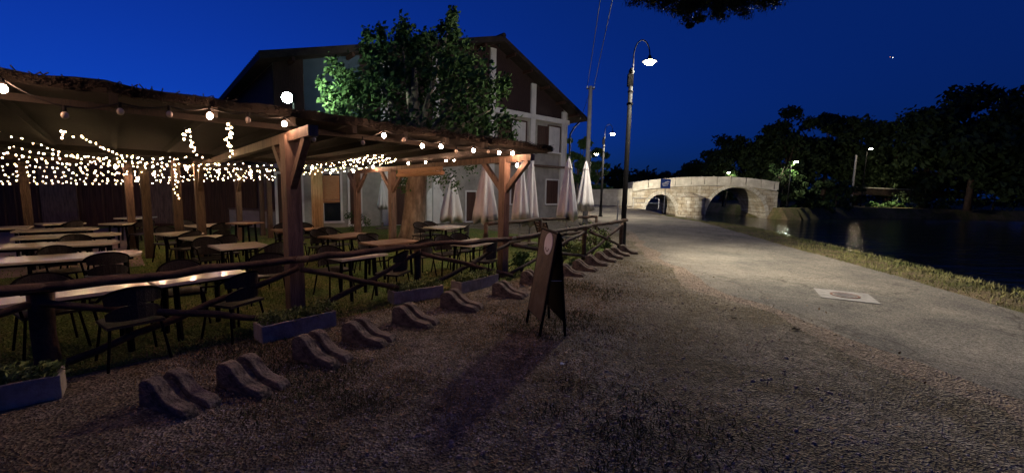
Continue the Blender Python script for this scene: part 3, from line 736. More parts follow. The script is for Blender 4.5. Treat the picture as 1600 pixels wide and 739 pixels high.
# beams: front plate, row plates along U, cross beams along V sticking out at the front
def hb(a, c, wd=.12, ht=.14, dz=0, name='beam', m='wood'):
    b = MB(); a = Vector(a); c = Vector(c); b.beam((a.x,a.y,zr(a)-ht/2+dz), (c.x,c.y,zr(c)-ht/2+dz), wd, ht); b.build(name, M[m], perg)
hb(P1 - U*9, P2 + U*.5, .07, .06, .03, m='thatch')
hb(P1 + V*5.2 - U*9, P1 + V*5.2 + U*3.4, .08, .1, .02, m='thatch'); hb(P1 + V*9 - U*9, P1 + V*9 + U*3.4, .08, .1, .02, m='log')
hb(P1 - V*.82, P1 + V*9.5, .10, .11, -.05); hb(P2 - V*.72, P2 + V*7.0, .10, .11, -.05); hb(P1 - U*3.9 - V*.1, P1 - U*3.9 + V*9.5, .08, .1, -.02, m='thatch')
b = MB(); t = -9
while t < 3.7:
    a = P1 + U*t - V*.15; c = P1 + U*t + V*(9.6 if t < 1.2 else 7.2); b.beam((a.x,a.y,zr(a)+.05), (c.x,c.y,zr(c)+.05), .06, .1); t += .75
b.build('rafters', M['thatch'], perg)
# brushwood roof: slab + fringe of sticks. Corner points follow the photographed edge
E0 = at(-40, 100, 2.58); E1 = at(863, 235, 2.50)
FD = (E1 - E0); FD.z = 0; FD.normalize(); E00 = E0 - FD * 5
b = MB(); random.seed(3)
def rp(t, s):
    p = E00.lerp(E1, t) + V * s; return p
NT, NS = 60, 12
LL = (E1 - E00).length
def rough(i, s): return random.uniform(-.05,.05)
grid = []
for i in range(NT + 1):
    row = []
    for j in range(NS + 1):
        t = i / NT; dep = 6.9 if t > .60 else 10.2
        s = dep * j / NS; p = E00.lerp(E1, t) + V * s
        if j == 0: p = p - V * random.uniform(-.03, .05)
        if i == NT: p = p + U * random.uniform(-.05, .05)
        row.append((p.x, p.y, zr(p) + .12 + random.uniform(-.012, .012)))
    grid.append(row)
n = len(b.v)
for row in grid: b.v += row
for row in grid: b.v += [(x, y, z + .10 + random.uniform(-.02,.025)) for x, y, z in row]
G = (NT+1)*(NS+1)
def gi(i, j): return n + i*(NS+1) + j
for i in range(NT):
    for j in range(NS):
        a, b_, c, d = gi(i,j), gi(i+1,j), gi(i+1,j+1), gi(i,j+1); b.f.append((a,d,c,b_)); b.f.append((a+G,b_+G,c+G,d+G))
for i in range(NT): b.f.append((gi(i,0), gi(i+1,0), gi(i+1,0)+G, gi(i,0)+G)); b.f.append((gi(i+1,NS), gi(i,NS), gi(i,NS)+G, gi(i+1,NS)+G))
for j in range(NS): b.f.append((gi(NT,j), gi(NT,j+1), gi(NT,j+1)+G, gi(NT,j)+G)); b.f.append((gi(0,j+1), gi(0,j), gi(0,j)+G, gi(0,j+1)+G))
for k in range(2600):
    if random.random() < .72: p = E00.lerp(E1, random.random()); o_ = -V
    else: p = E1 + V * random.uniform(0, 7.3); o_ = U
    z = zr(p) + random.uniform(.12, .22); l = random.uniform(.01, .09); a = p - o_ * .15 + U * random.uniform(-.03,.03); c = p + o_ * l + U * random.uniform(-.05,.05)
    b.beam((a.x,a.y,z), (c.x,c.y,z + random.uniform(-.03,.03)), .008, .008)
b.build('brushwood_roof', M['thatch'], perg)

# ------------------------------------------------------------------ rolled blinds, hanging canvas
def blind(a, c, drop, name, lb):
    o = empty(name, a, 0, lb, 'blind'); d = Vector(c) - Vector(a); b = MB(); n_ = int(drop / .03)
    for k in range(n_): b.beam((0,0,-k*.03), (d.x,d.y,d.z-k*.03), .012, .027)
    b.build('slats', M['bamboo'], o); MB().tube([(0,0,-n_*.03-.04),(d.x,d.y,d.z-n_*.03-.04)], .05, 10, .03).build('roll', M['bamboo'], o)
a = onplane(652, 259, P2 + V*3.0, Vector((.68,.733,0))); 
blind(P2 + V*1.9 + Vector((0,0,2.14)) - U*.1, P2 + V*3.9 + Vector((0,0,2.10)) - U*.1, .10, 'bamboo_blind', 'rolled up bamboo blind under the pergola edge beside the tree trunk')
q0, q1 = atY(500, 275, 13.4), atY(530, 275, 13.7); blind(q0, q1, .78, 'bamboo_blind', 'half lowered bamboo blind on the house wall, right of the ochre curtain')
q0, q1 = atY(485, 262, 13.0), atY(503, 262, 13.2)
cu = MB(); K = 20; zb = .35
for k in range(K):
    t0, t1 = k/K, (k+1)/K; f0, f1 = .03*math.sin(t0*28), .03*math.sin(t1*28)
    a_, b_ = q0.lerp(q1, t0), q0.lerp(q1, t1); cu.quad((a_.x,a_.y+f0,zb),(b_.x,b_.y+f1,zb),(b_.x,b_.y+f1,q0.z),(a_.x,a_.y+f0,q0.z))
    cu.quad((a_.x,a_.y+f0+.012,q0.z),(b_.x,b_.y+f1+.012,q0.z),(b_.x,b_.y+f1+.012,zb),(a_.x,a_.y+f0+.012,zb))
tag(cu.build('curtain', M['canvas']), 'ochre canvas curtain hanging against the house behind the front post', 'curtain')

# ------------------------------------------------------------------ string lights
def ico(r, sub=1):
    import bmesh
    bm = bmesh.new(); bmesh.ops.create_icosphere(bm, subdivisions=sub, radius=r); me = bpy.data.meshes.new('bulb'); bm.to_mesh(me); bm.free(); me.shade_smooth(); return me
fairy_mes = []
for _k in (26, 46, 46, 85):
    fairy_me = ico(.0102, 1); fairy_me.materials.append(emis('fairy_glow', (1, .64 + random.uniform(-.04,.06), .30 + random.uniform(-.06,.08)), _k * 1.25)); fairy_mes.append(fairy_me)
def fairy(poly_pts, n, lb, group='fairy light strings under the pergola', jit=.03):
    P = [Vector(p) for p in poly_pts]; st = empty('fairy_light_string', P[0], 0, lb, 'fairy lights', group); o0 = P[0]
    Ls = [0]
    for i in range(1, len(P)): Ls.append(Ls[-1] + (P[i]-P[i-1]).length)
    MB().tube([p - o0 for p in P], .004, 4).build('wire', M['wire'], st)
    for k in range(n):
        s = Ls[-1] * (k + random.uniform(.2,.8)) / n; i = 1
        while i < len(P) - 1 and Ls[i] < s: i += 1
        p = P[i-1].lerp(P[i], (s - Ls[i-1]) / max(1e-6, Ls[i]-Ls[i-1])) - o0 + Vector((random.uniform(-jit,jit), random.uniform(-jit,jit), random.uniform(-jit,jit*.3)))
        o = bpy.data.objects.new('bulb', random.choice(fairy_mes)); col.objects.link(o); o.parent = st; o.location = p; s_ = random.uniform(.6, 1.25) * (1 + .03 * max(0, P[0].y - 6)); o.scale = (s_, s_, s_)
random.seed(21)
def L(pts_, cap=True):
    out = []
    for x, y, d in pts_:
        e = ray(x, y); lim = (2.25 - EYE) / (e.z / e.y) if e.z > .01 else 99; out.append(atY(x, y, min(d, lim) if cap else d))
    return out
fairy(L([(-20,200,4.6),(5,206,4.8),(30,216,5.2),(62,226,5.8),(85,234,6.4),(112,243,7),(150,254,8),(190,258,9)]), 16, 'string of warm fairy lights falling from the roof at the far left')
fairy(L([(97,201,5.2),(97,216,5.2),(115,209,5.5),(135,216,6),(157,230,6.6),(187,241,7.4),(215,246,8),(250,248,8.2),(300,244,8.4)]), 26, 'swag of fairy lights starting left of centre and running to the braced post')
fairy(L([(288,199,7),(294,208,7),(284,216,7.1),(299,221,7.2),(302,234,7.4),(310,246,7.6),(325,243,7.6)]), 22, 'zigzag of fairy lights hanging above the braced inner post')
fairy(L([(360,190,7),(360,206,7),(355,219,7.1),(361,230,7.2),(362,247,7.4)]), 24, 'thick vertical bunch of fairy lights left of the front post')
fairy(L([(273,262,8.5),(276,280,8.4),(272,300,8.3),(277,312,8.3)]), 12, 'short tail of fairy lights dangling in front of an inner post')
ords = ['first','second','third','fourth','fifth','sixth','seventh','eighth','ninth','tenth','eleventh','twelfth','thirteenth','fourteenth','fifteenth','sixteenth']
NR = 11
for k in range(NR):
    f = k / (NR - 1); y0 = 216 + 72 * f ** .8; y1 = 246 + 33 * f; d0 = 5.2 + 5.5 * f; d1 = 7.5 + 4.5 * f
    x0 = -40; x1 = 432 if k > 4 else 250 + 45 * k; pp = []; NN = 18; ph_ = random.uniform(0, 6)
    for i in range(NN + 1):
        t = i / NN; y = y0 + (y1 - y0) * t ** .8 + (9 - 6*f) * math.sin(math.pi * t) + (4 - 2.5*f) * math.sin(t * 12 + ph_) * (k % 3 != 0)
        pp.append((x0 + (x1 - x0) * t, y, d0 + (d1 - d0) * t))
    fairy(L(pp), int(26 + 14 * f), ords[k] + ' long swag of fairy lights counted from the front, crossing the left pergola')
for k in range(4):
    f = k / 3; pp = []
    for i in range(11):
        t = i / 10; pp.append((472 + 150 * t - 30*f*t, 272 - 14*f - (22 - 4*f) * t + 4 * math.sin(math.pi*t), 7.8 + 3 * t + f))
    fairy(L(pp), 22, ['lowest','lower middle','upper middle','topmost'][k] + ' swag of fairy lights right of the front post')

bulb_on = ico(.026, 2); bulb_on.materials.append(M['bulb']); bulb_off = ico(.027, 2); bulb_off.materials.append(M['bulboff'])
def festoon(pts_, lb, sag=.03):
    P = L([(x, y - 5, d) for x, y, d, on in pts_], False); st = empty('festoon_string', P[0], 0, lb, 'string lights', 'festoon strings on the pergola'); o0 = P[0]; W = []
    for i in range(len(P) - 1):
        for k in range(5):
            t = k / 5; W.append(P[i].lerp(P[i+1], t) - o0 - Vector((0,0,sag * math.sin(math.pi*t))))
    W.append(P[-1] - o0); MB().tube(W, .006, 5).build('wire', M['wire'], st)
    for p, (x, y, d, on) in zip(P, pts_):
        o = bpy.data.objects.new('bulb', bulb_on if on else bulb_off); col.objects.link(o); o.parent = st; o.location = p - o0 - Vector((0,0,.075)); o.scale = (1,1,1.2)
        if not on: o['label'] = 'unlit clear bulb'
        s = MB().tube([(0,0,.03),(0,0,.065)], .013, 8).build('socket', M['black'], o)
def dfront(px, off=.25):      # depth of the front beam line at this column
    d = ray(px, 250); k = d.x / d.y; o = P1 - V * off
    t = (k * o.y - o.x) / (U.x - k * U.y); return (o + U * t).y
festoon([(x, y, dfront(x), on) for x, y, on in ((-70,118,1),(3,128,1),(100,171,0),(187,166,0),(264,171,0),(327,174,1),(387,181,0),(444,188,1),(490,213,0))], 'festoon string along the front beam left of the corner post')
festoon([(x, y, dfront(x), on) for x, y, on in ((567,219,0),(600,208,1),(631,215,0),(660,225,1),(689,226,1),(713,234,0),(740,233,1),(763,235,0),(780,237,1),(801,238,1),(816,244,1),(808,257,1))], 'festoon string along the front roof edge between the two big posts')
festoon([(x, y, d, 1) for x, y, d in ((638,256,11.2),(665,254,10.8),(697,252,10.2),(710,252,9.8),(727,254,9.3))], 'short festoon string on the side beam above the rolled blind')
festoon([(x, y, d, 1) for x, y, d in ((180,262,10.5),(215,279,10.2),(240,272,9.8),(291,263,9.0),(340,268,10),(390,272,10.6))], 'festoon string deep inside the left pergola among the fairy lights')
festoon([(x, y, d, 1) for x, y, d in ((488,262,9.6),(520,266,10.2),(552,268,11),(583,262,11.6))], 'festoon string between the back posts right of the corner post')

# ------------------------------------------------------------------ rustic fence
fence = empty('rustic_fence', (0,0,0), 0, 'rustic log fence with crossed braces in front of the terrace', 'fence')
fo = -V * .14
stations = [P1 - U*6.3, P1 - U*4.2, P0, P1, at(645, 458), P2, at(905, 405), PL - U*.35]
hts = [.80,.80,.80,.82,.80,.78,.84,.88]
random.seed(11)
for i, p in enumerate(stations):
    if i in (3, 5): continue
    p = Vector((p.x, p.y, 0)); b = MB(); b.log(p + fo, p + fo + Vector((0,0,hts[i] - .02)), .055 if i > 2 else .085, 5, 9, .01); b.build('post', M['log'], fence, True)
def fz(i, z): p = stations[i]; return Vector((p.x, p.y, z)) + fo * 1.0
for i in range(len(stations) - 1):
    b = MB(); b.log(fz(i, hts[i]) - U*.1 + fo*.8, fz(i+1, hts[i+1]) + U*.08 + fo*.8, .043, 10, 9, .018); b.build('rail', M['log'], fence, True)
    b = MB(); b.log(fz(i, .08) + fo*.2, fz(i+1, hts[i+1]-.12) + fo*.2, .035, 8, 8, .018); b.build('cross_brace', M['log'], fence, True)
    b = MB(); b.log(fz(i, hts[i]-.12) + fo*.9, fz(i+1, .08) + fo*.9, .035, 8, 8, .018); b.build('cross_brace', M['log'], fence, True)
# second fence on the back side of the terrace
f2 = empty('rustic_fence', (0,0,0), 0, 'second log fence behind the parasols on the far side of the terrace', 'fence')
SB = [at(742, 408) , at(830, 398), PL + V*1.2 , ]
SB = [P2 + V*1.2 + U*.6, P2 + V*1.6 + U*3.0, PL + V*.9 - U*.1]
for i, p in enumerate(SB):
    MB().log(p, p + Vector((0,0,.9)), .05, 5, 8, .01).build('post', M['log'], f2, True)
    if i: MB().log(SB[i-1] + Vector((0,0,.9)), p + Vector((0,0,.9)), .045, 10, 8, .02).build('rail', M['log'], f2, True); MB().log(SB[i-1] + Vector((0,0,.4)), p + Vector((0,0,.45)), .04, 10, 8, .02).build('rail', M['log'], f2, True)

# ------------------------------------------------------------------ bike stands
def stand():
    root = empty('bike_stand', (0,0,0)); b = MB()
    # x along the fence, -y towards the gravel; S curve ridges
    prof = [(.31,.0),(.30,.24),(.25,.30),(.17,.31),(.10,.27),(.02,.18),(-.07,.12),(-.17,.105),(-.26,.09),(-.30,.05),(-.31,0)]
    def ext(x0, x1, pr):
        n = len(b.v); k = len(pr)
        for x in (x0, x1):
            for y, z in pr: b.v.append((x, y, z))
        for i in range(k): j = (i+1) % k; b.f.append((n+i, n+j, n+k+j, n+k+i))
        b.f.append(tuple(n+i for i in reversed(range(k)))); b.f.append(tuple(n+k+i for i in range(k)))
    ext(-.15, -.04, prof); ext(.04, .15, prof); ext(-.041, .041, [(y*.985, max(0, z - .085) if z > 0 else 0) for y, z in prof])
    o = b.build('concrete_block', M['concrete'], root); m = o.modifiers.new('bev', 'BEVEL'); m.width = .022; m.segments = 2; m.limit_method = 'ANGLE'; m.angle_limit = R(30)
    return root
st0 = stand(); lab = ['nearest bike stand block, lost in the dark at the left','second nearest concrete bike stand, dark, right of the nearest','concrete bike stand right below the long near planter','concrete bike stand just right of the long near planter',
 'concrete bike stand below the middle planter','concrete bike stand right of the middle planter','concrete bike stand left of the sandwich board','concrete bike stand half hidden behind the sandwich board','first bike stand right of the sandwich board','second bike stand right of the sandwich board','third bike stand right of the sandwich board','fourth bike stand right of the sandwich board','third bike stand from the near lamp post','second bike stand from the near lamp post','bike stand at the foot of the near lamp post']
spx = [(283,632),(397,604),(505,562),(577,532),(650,505),(722,481),(797,462),(838,443),(893,430),(914,422),(932,414),(946,408),(958,403),(969,399),(982,396)]
for i, ((px, py), lb) in enumerate(zip(spx, lab)):
    o = st0 if i == 0 else copy_tree(st0); p = at(px, py); o.location = (p.x, p.y, 0); o.rotation_euler = (0, 0, UA + random.uniform(-.08,.08) + .38); s_ = .90 * random.uniform(.96,1.04) if i < 8 else .84; o.scale = (s_,) * 3
    o.scale = (s_, s_, s_ * random.uniform(.80,.9))
    tag(o, lb, 'bike stand', 'concrete bike stands along the fence')

# ------------------------------------------------------------------ planters
def planter(p0, p1, lb, seed, dh=.19, wd=.24):
    random.seed(seed); a, c = at(*p0), at(*p1); L_ = (c - a).length; d = (c - a).normalized(); n_ = Vector((-d.y, d.x, 0)); ctr = (a + c) / 2 + n_ * wd / 2
    r = empty('planter_trough', ctr, math.atan2(d.y, d.x), lb, 'planter', 'pale stone planters along the fence'); b = MB(); t = .028
    b.box((0,-wd/2+t/2,dh/2),(L_,t,dh)); b.box((0,wd/2-t/2,dh/2),(L_,t,dh)); b.box((-L_/2+t/2,0,dh/2),(t,wd-2*t,dh)); b.box((L_/2-t/2,0,dh/2),(t,wd-2*t,dh))
    o = b.build('trough', M['trough'], r); m = o.modifiers.new('bev','BEVEL'); m.width = .006; m.segments = 2
    MB().box((0,0,dh/2-.02),(L_-2*t,wd-2*t,dh-.06)).build('soil', M['soil'], r)
    pl = MB(); k = -L_/2 + .05
    while k < L_/2 - .02:
        leaf_cloud(pl, (k, random.uniform(-.05,.05), dh + random.uniform(.0,.07)), (.10,.12,.075), 60, .024, .2); k += .035
    pl.build('plants', M['herb'], r)
planter((410,538),(526,509),'long pale planter with green plants at the foot of the front post',1)
planter((616,477),(693,464),'pale planter with low plants in the middle of the fence',2)
planter((721,460),(779,444),'pale planter beside the second big post, left of the board',3)
planter((-90,662),(98,622),'dim pale planter in the dark at the far left',4)

# ------------------------------------------------------------------ sandwich board
fa, fb_, fc, fd = at(823,504), at(843,526), at(858,497), at(883,525)
apx = [fa.lerp(fc, .62), fb_.lerp(fd, .62)]; Hb = 1.20
sb = empty('sandwich_board', (apx[0]+apx[1])/2, 0, 'folding sandwich board with an oval white badge, standing on the gravel', 'sign'); o0 = sb.location.copy()
ta, tb = apx[0] - o0 + Vector((0,0,Hb)), apx[1] - o0 + Vector((0,0,Hb))
for nm, f0, f1, mt, sgn in (('front_panel', fa - o0, fb_ - o0, 'board', -1), ('rear_panel', fc - o0, fd - o0, 'black', 1)):
    out = Vector(((f0 + f1).x, (f0 + f1).y, 0)).normalized() * .012
    k0, k1 = .15, .99
    L0, L1, T0, T1 = f0.lerp(ta + out, k0), f1.lerp(tb + out, k0), f0.lerp(ta + out, k1), f1.lerp(tb + out, k1)
    b = MB(); th = out.normalized() * .014
    P = [L0, L1, T1, T0]; Q = [x + th for x in P]; n = len(b.v); b.v += [tuple(x) for x in P + Q]
    for f in ((0,3,2,1),(4,5,6,7),(0,1,5,4),(1,2,6,5),(2,3,7,6),(3,0,4,7)): b.f.append(tuple(n+i for i in f))
    pnl = b.build(nm, M[mt], sb)
    for g0, g1 in ((f0, ta), (f1, tb)):
        MB().beam(g0, g1 + out, .028, .02).build('leg', M['black'], sb)
    MB().beam(L0, L1, .02, .02).build('crossbar', M['black'], sb)
    if nm == 'front_panel':
        # oval badge near the top with a small curved smile mark
        ux = (T1 - T0).normalized(); uz = (T0 - L0).normalized(); nn = ux.cross(uz).normalized()
        if nn.dot(th) < 0: nn = -nn
        c = (T0.lerp(T1, .62)) - uz * .13 + th + nn * .002
        K = 28; rim = [c + ux * (.15 * math.cos(6.2832*i/K)) + uz * (.13 * math.sin(6.2832*i/K)) for i in range(K)]
        b = MB(); b.quad(*[x + nn * .006 for x in rim])
        for i in range(K): j = (i+1) % K; b.quad(rim[i], rim[j], rim[j] + nn*.006, rim[i] + nn*.006)
        bd = b.build('badge', M['white'], pnl)
        b = MB(); b.tube([c + nn*.008 + ux*(.065*math.cos(a)) + uz*(.07*math.sin(a) - .02) for a in [math.pi*1.15 + math.pi*.7*i/10 for i in range(11)]], .005, 5)
        b.build('curved_mark', M['rust'], bd)
MB().tube([ta, tb], .02, 8).build('hinge', M['black'], sb)
MB().tube([f_.lerp(g_, .55) for f_, g_ in ((fb_-o0, tb), (fd-o0, tb))], .004, 5).build('stay', M['steel'], sb)

# ------------------------------------------------------------------ tables
def table(p0, p1, wd, lb, mt='table', z=.65, rnd=False, grp='tables under the pergola', ends=True):
    a, c = at(*p0, z), at(*p1, z); d = c - a; L_ = d.length; ctr = (a + c) / 2; r = empty('table', (ctr.x, ctr.y, 0), math.atan2(d.y, d.x), lb, 'table', grp); b = MB()
    if rnd:
        K = 10; pts = [(-L_/2,-wd/2)] + [(L_/2 - wd*.35 + wd*.35*math.cos(a_), wd/2*math.sin(a_)) for a_ in [-math.pi/2 + math.pi*i/K for i in range(K+1)]] + [(-L_/2, wd/2)]
        n = len(pts); b.v = [(x,y,z) for x,y in pts] + [(x,y,z-.03) for x,y in pts]; b.f = [tuple(range(n)), tuple(reversed(range(n,2*n)))] + [(i+n,(i+1)%n+n,(i+1)%n,i) for i in range(n)]
    else: b.box((0,0,z-.015),(L_,wd,.03))
    b.build('tabletop', M[mt], r)
    n_ = 2 if L_ < 2.6 else 3
    for k in range(n_):
        x = (-L_/2 + .18) + (L_ - .36) * k / (n_ - 1)
        for s in (-1, 1): MB().beam((x, s*(wd/2-.06), 0), (x, s*(wd/2-.1), z-.031), .04, .04).build('leg', M['black'], r)
    MB().beam((-L_/2+.1,0,z-.07),(L_/2-.1,0,z-.07),.05,.06).build('apron', M['black'], r)
    return r, ctr, math.atan2(d.y, d.x), L_, wd
T = {}
T['A'] = table((-120,482),(228,440),.52,'nearest long pale table just behind the fence, left piece')
T['B'] = table((232,440),(374,421),.52,'pale table behind the fence, left of the front post')
T['C'] = table((-110,414),(222,393),.62,'long round ended table, nearest of the four at the far left',rnd=True)
T['D'] = table((-90,388),(187,377),.62,'long round ended table, second of the four at the far left',rnd=True)
T['E'] = table((20,371),(190,364),.6,'long round ended table, third of the four at the far left',rnd=True)
T['F'] = table((22,360),(155,356),.55,'long table, farthest of the four at the far left',rnd=True)
T['G'] = table((-60,357),(48,354),.6,'pale table at the left edge near the back wall')
T['H'] = table((172,350),(208,347),.6,'small pale table near the back, left of the inner posts')
T['I'] = table((196,341),(228,338),.6,'farthest small table by the back wall doors')
T['J'] = table((252,366),(306,362),.6,'small pale table between the inner posts, left of three')
T['K'] = table((292,373),(352,368),.6,'small pale table right of the braced inner post')
T['L'] = table((334,386),(410,380),.62,'small pale table with rounded chairs left of the front post')
T['M'] = table((298,353),(348,350),.6,'small pale table before the low pink wall')
T['N'] = table((368,349),(398,346),.5,'small dark table beside the leaning post', 'tabledark', .8)
T['O'] = table((428,360),(512,356),.6,'brown table directly behind the front post','tabledark')
T['P'] = table((513,371),(570,364),.6,'brown table under the narrow double brace post','tabledark')
T['Q'] = table((575,381),(642,374),.6,'brown table at the foot of the tree trunk','tabledark')
T['R'] = table((522,403),(594,394),.42,'narrow lit table behind the log fence, left of the middle planter')
T['S'] = table((716,382),(762,374),.62,'lit table behind the fence beside the second big post')
T['T'] = table((678,356),(714,352),.7,'grey table right of the tree trunk in front of dark chairs')
T['X'] = table((60,350),(128,347),.5,'dim table at the back left in front of the hall doors')

# ------------------------------------------------------------------ chairs
def chair():
    r = empty('chair', (0,0,0)); W = .24
    b = MB(); b.box((0,0,.44),(.46,.44,.03)); o = b.build('seat', M['chair'], r)
    b = MB(); K = 10
    for i in range(K):
        a0, a1_ = math.pi*(i/K)*.9 + .05*math.pi, math.pi*((i+1)/K)*.9 + .05*math.pi
        for z0, z1, k0, k1 in ((.5,.66,1,1.03),(.66,.83,1.03,1.06)):
            P = [(W*k0*math.cos(a0), .05+.2*k0*math.sin(a0), z0), (W*k0*math.cos(a1_), .05+.2*k0*math.sin(a1_), z0), (W*k1*math.cos(a1_), .05+.2*k1*math.sin(a1_), z1 - .12*abs(math.cos(a1_))**3), (W*k1*math.cos(a0), .05+.2*k1*math.sin(a0), z1 - .12*abs(math.cos(a0))**3)]
            if abs(math.cos((a0+a1_)/2)) < .93: b.quad(*P)
    o = b.build('backrest', M['chair'], r); md = o.modifiers.new('s','SOLIDIFY'); md.thickness = .018
    b = MB(); b.tube([(.25*math.cos(a), .05+.21*math.sin(a), .70 + .14*math.sin(a)) for a in [math.pi*i/12 for i in range(13)]], .014, 6); b.tube([(-.25,.05,.70),(-.25,-.2,.66),(-.22,-.2,.45)], .013, 6); b.tube([(.25,.05,.70),(.25,-.2,.66),(.22,-.2,.45)], .013, 6)
    b.build('arm_frame', M['black'], r)
    for sx in (-1, 1):
        for sy in (-1, 1): MB().tube([(sx*.2,sy*.18,.43),(sx*.25,sy*.24,0)], .013, 6).build('leg', M['black'], r)
    return r
ch0 = chair(); used = [False]; random.seed(33)
def put_chair(x, y, rz_, lb):
    o = ch0 if not used[0] else copy_tree(ch0); used[0] = True
    o.location = (x, y, 0); o.scale = (.9,.9,.88); o.rotation_euler = (0,0,rz_ + random.uniform(-.5,.5)); tag(o, lb, 'chair', 'dark armchairs around the tables'); return o
def seat_row(key, desc, near=(), farr=(), off=.2):
    r, c, an, L_, wd = T[key]; ux = Vector((math.cos(an), math.sin(an), 0)); n_ = Vector((-ux.y, ux.x, 0))   # n_ = far side
    for side, lst, nm in ((-1, near, 'near'), (1, farr, 'far')):
        for k, t in enumerate(lst):
            pos = '' if len(lst) == 1 else (['left','right'][k] + ' ' if len(lst) == 2 else ords[k] + ' ')
            p = c + ux * (L_ * (t - .5)) + n_ * side * (wd/2 + off); put_chair(p.x, p.y, an + (0 if side > 0 else math.pi), f'{pos}dark armchair on the {nm} side of {desc}')
seat_row('A', 'the nearest long table', (.85,), (.5,)); seat_row('B', 'the pale table left of the front post', (.7,), (.5,))
seat_row('C', 'the nearest round ended table', (.8,), (.55,), .05)
seat_row('D', 'the second round ended table', (), (.7,), .05); seat_row('H', 'the small back table', (.5,)); seat_row('J', 'the left inner table', (.3,), (.6,))
seat_row('K', 'the table by the inner post', (.5,), ()); seat_row('L', 'the table left of the front post', (.85,), (.1,)); seat_row('M', 'the table by the pink wall', (.5,), (.4,)); seat_row('O', 'the brown table behind the post', (.2,.8), (.3,.7))
seat_row('P', 'the brown table under the braces', (.5,), (.3,.7)); seat_row('Q', 'the brown table by the trunk', (.8,), (.4,)); seat_row('R', 'the narrow lit table', (.9,), (.3,)); seat_row('S', 'the lit table by the big post', (.1,), (.3,.8))
seat_row('T', 'the grey table by the trunk', (.4,), (.2,.6)); seat_row('X', 'the dim back left table', (.5,), ())
p = at(422, 470); put_chair(p.x, p.y, UA + 2.6, 'dark armchair standing on the grass just left of the front post')
# folded chairs stacked against the fence near the lamp
def folded(px, py, rz_, tilt, lb):
    p = at(px, py); r = empty('folding_chair', p, rz_, lb, 'folding chair', 'folded chairs leaning by the fence near the lamp'); h = .9; tx = math.sin(tilt)*h; tz = math.cos(tilt)*h
    b = MB()
    for s in (-.2,.2): b.beam((0,s,0),(tx,s,tz),.03,.03)
    b.build('frame', M['black'], r); b = MB()
    for k in range(5): f = .55 + .1*k; b.beam((tx*f,-.2,tz*f),(tx*f,.2,tz*f),.012,.05)
    b.build('backrest', M['log'], r); b = MB()
    for k in range(4): f = .2 + .08*k; b.beam((tx*f+.05,-.19,tz*f),(tx*f+.05,.19,tz*f),.012,.045)
    b.build('seat', M['log'], r)
for i, (px, py, rz_, tl, lb) in enumerate([(872,385,.3,-.7,'folded chair leaning left below the third parasol'),(893,392,.5,-.9,'dark folded chair leaning steeply in front of the third parasol'),(925,378,.2,-1.0,'folded chair leaning between the fourth parasol and the lamp post'),(938,374,.3,-.95,'folded slatted chair nearest the thin second lamp post'),(950,372,.2,-.9,'folded slatted chair right beside the near lamp post'),(856,388,.9,-.5,'folded chair under the rail right of the sandwich board')]):
    folded(px, py, rz_, tl, lb)

# ------------------------------------------------------------------ closed parasols
def parasol(px, Y, top, bot, r0, lb, mt='cloth', lean=0, seed=0):
    random.seed(seed); p = atY(px, 300, Y); zt = atY(px, top, Y).z; zb = atY(px, bot, Y).z; r = empty('parasol', (p.x, Y, 0), random.uniform(0,6), lb, 'parasol', 'closed white parasols'); H = zt - zb; r0 *= .74
    MB().tube([(0,0,.06),(0,0,zt+.04)], .024, 10).build('pole', M['steel'], r)
    ph_ = random.random()*6; SG = 48
    def fold(j, z): a = 2*math.pi*j/SG; k = min(1, max(0,(zt - z)/H)); return 1 + (.06 + .24*k) * math.cos(a*7 + ph_ + 1.2*k) + .08*k*math.sin(3*a + ph_)
    prof = [(r0*.95, zb+.02), (r0, zb), (r0*.93, zb+.18*H), (r0*.72, zb+.45*H), (r0*.48, zb+.7*H), (r0*.34, zb+.83*H), (r0*.30, zb+.86*H)]
    b = MB(); b.lathe(prof, seg=SG, fold=fold)
    for i in range(len(b.v)):
        x, y, z = b.v[i]; b.v[i] = (x, y, z + .05*math.sin(math.atan2(y, x)*5 + ph_) * (1 if z < zb + .1*H else 0))
    b.build('canopy', M[mt], r, True)
    b = MB(); b.lathe([(r0*.42, zt-.17*H), (r0*.36, zt-.155*H), (r0*.22, zt-.07*H), (.02, zt)], seg=SG, fold=lambda j, z: 1 + .12*math.cos(2*math.pi*j/SG*7 + ph_)); b.build('top_cap', M[mt], r, True)
    b = MB(); b.lathe([(.27,0),(.27,.05),(.06,.07),(.04,.25)], seg=18); b.build('base', M['concrete'], r)
parasol(758,13.2,250,348,.46,'closed white parasol between the tree and the second big post',seed=1)
parasol(813,12.6,240,346,.30,'closed pinkish parasol just right of the second big post',seed=2)
parasol(829,12.9,244,352,.33,'closed pinkish parasol touching its twin right of the post',seed=3)
parasol(887,12.2,247,344,.36,'closed white parasol in front of the house corner',seed=4)
parasol(914,14.2,252,328,.34,'closed white parasol at the foot of the grey utility pole',seed=5)
parasol(706,16.0,272,346,.52,'dim closed parasol right of the tree trunk against the house',seed=6)
parasol(597,16.5,282,326,.22,'small narrow closed parasol behind a pergola brace',seed=7)

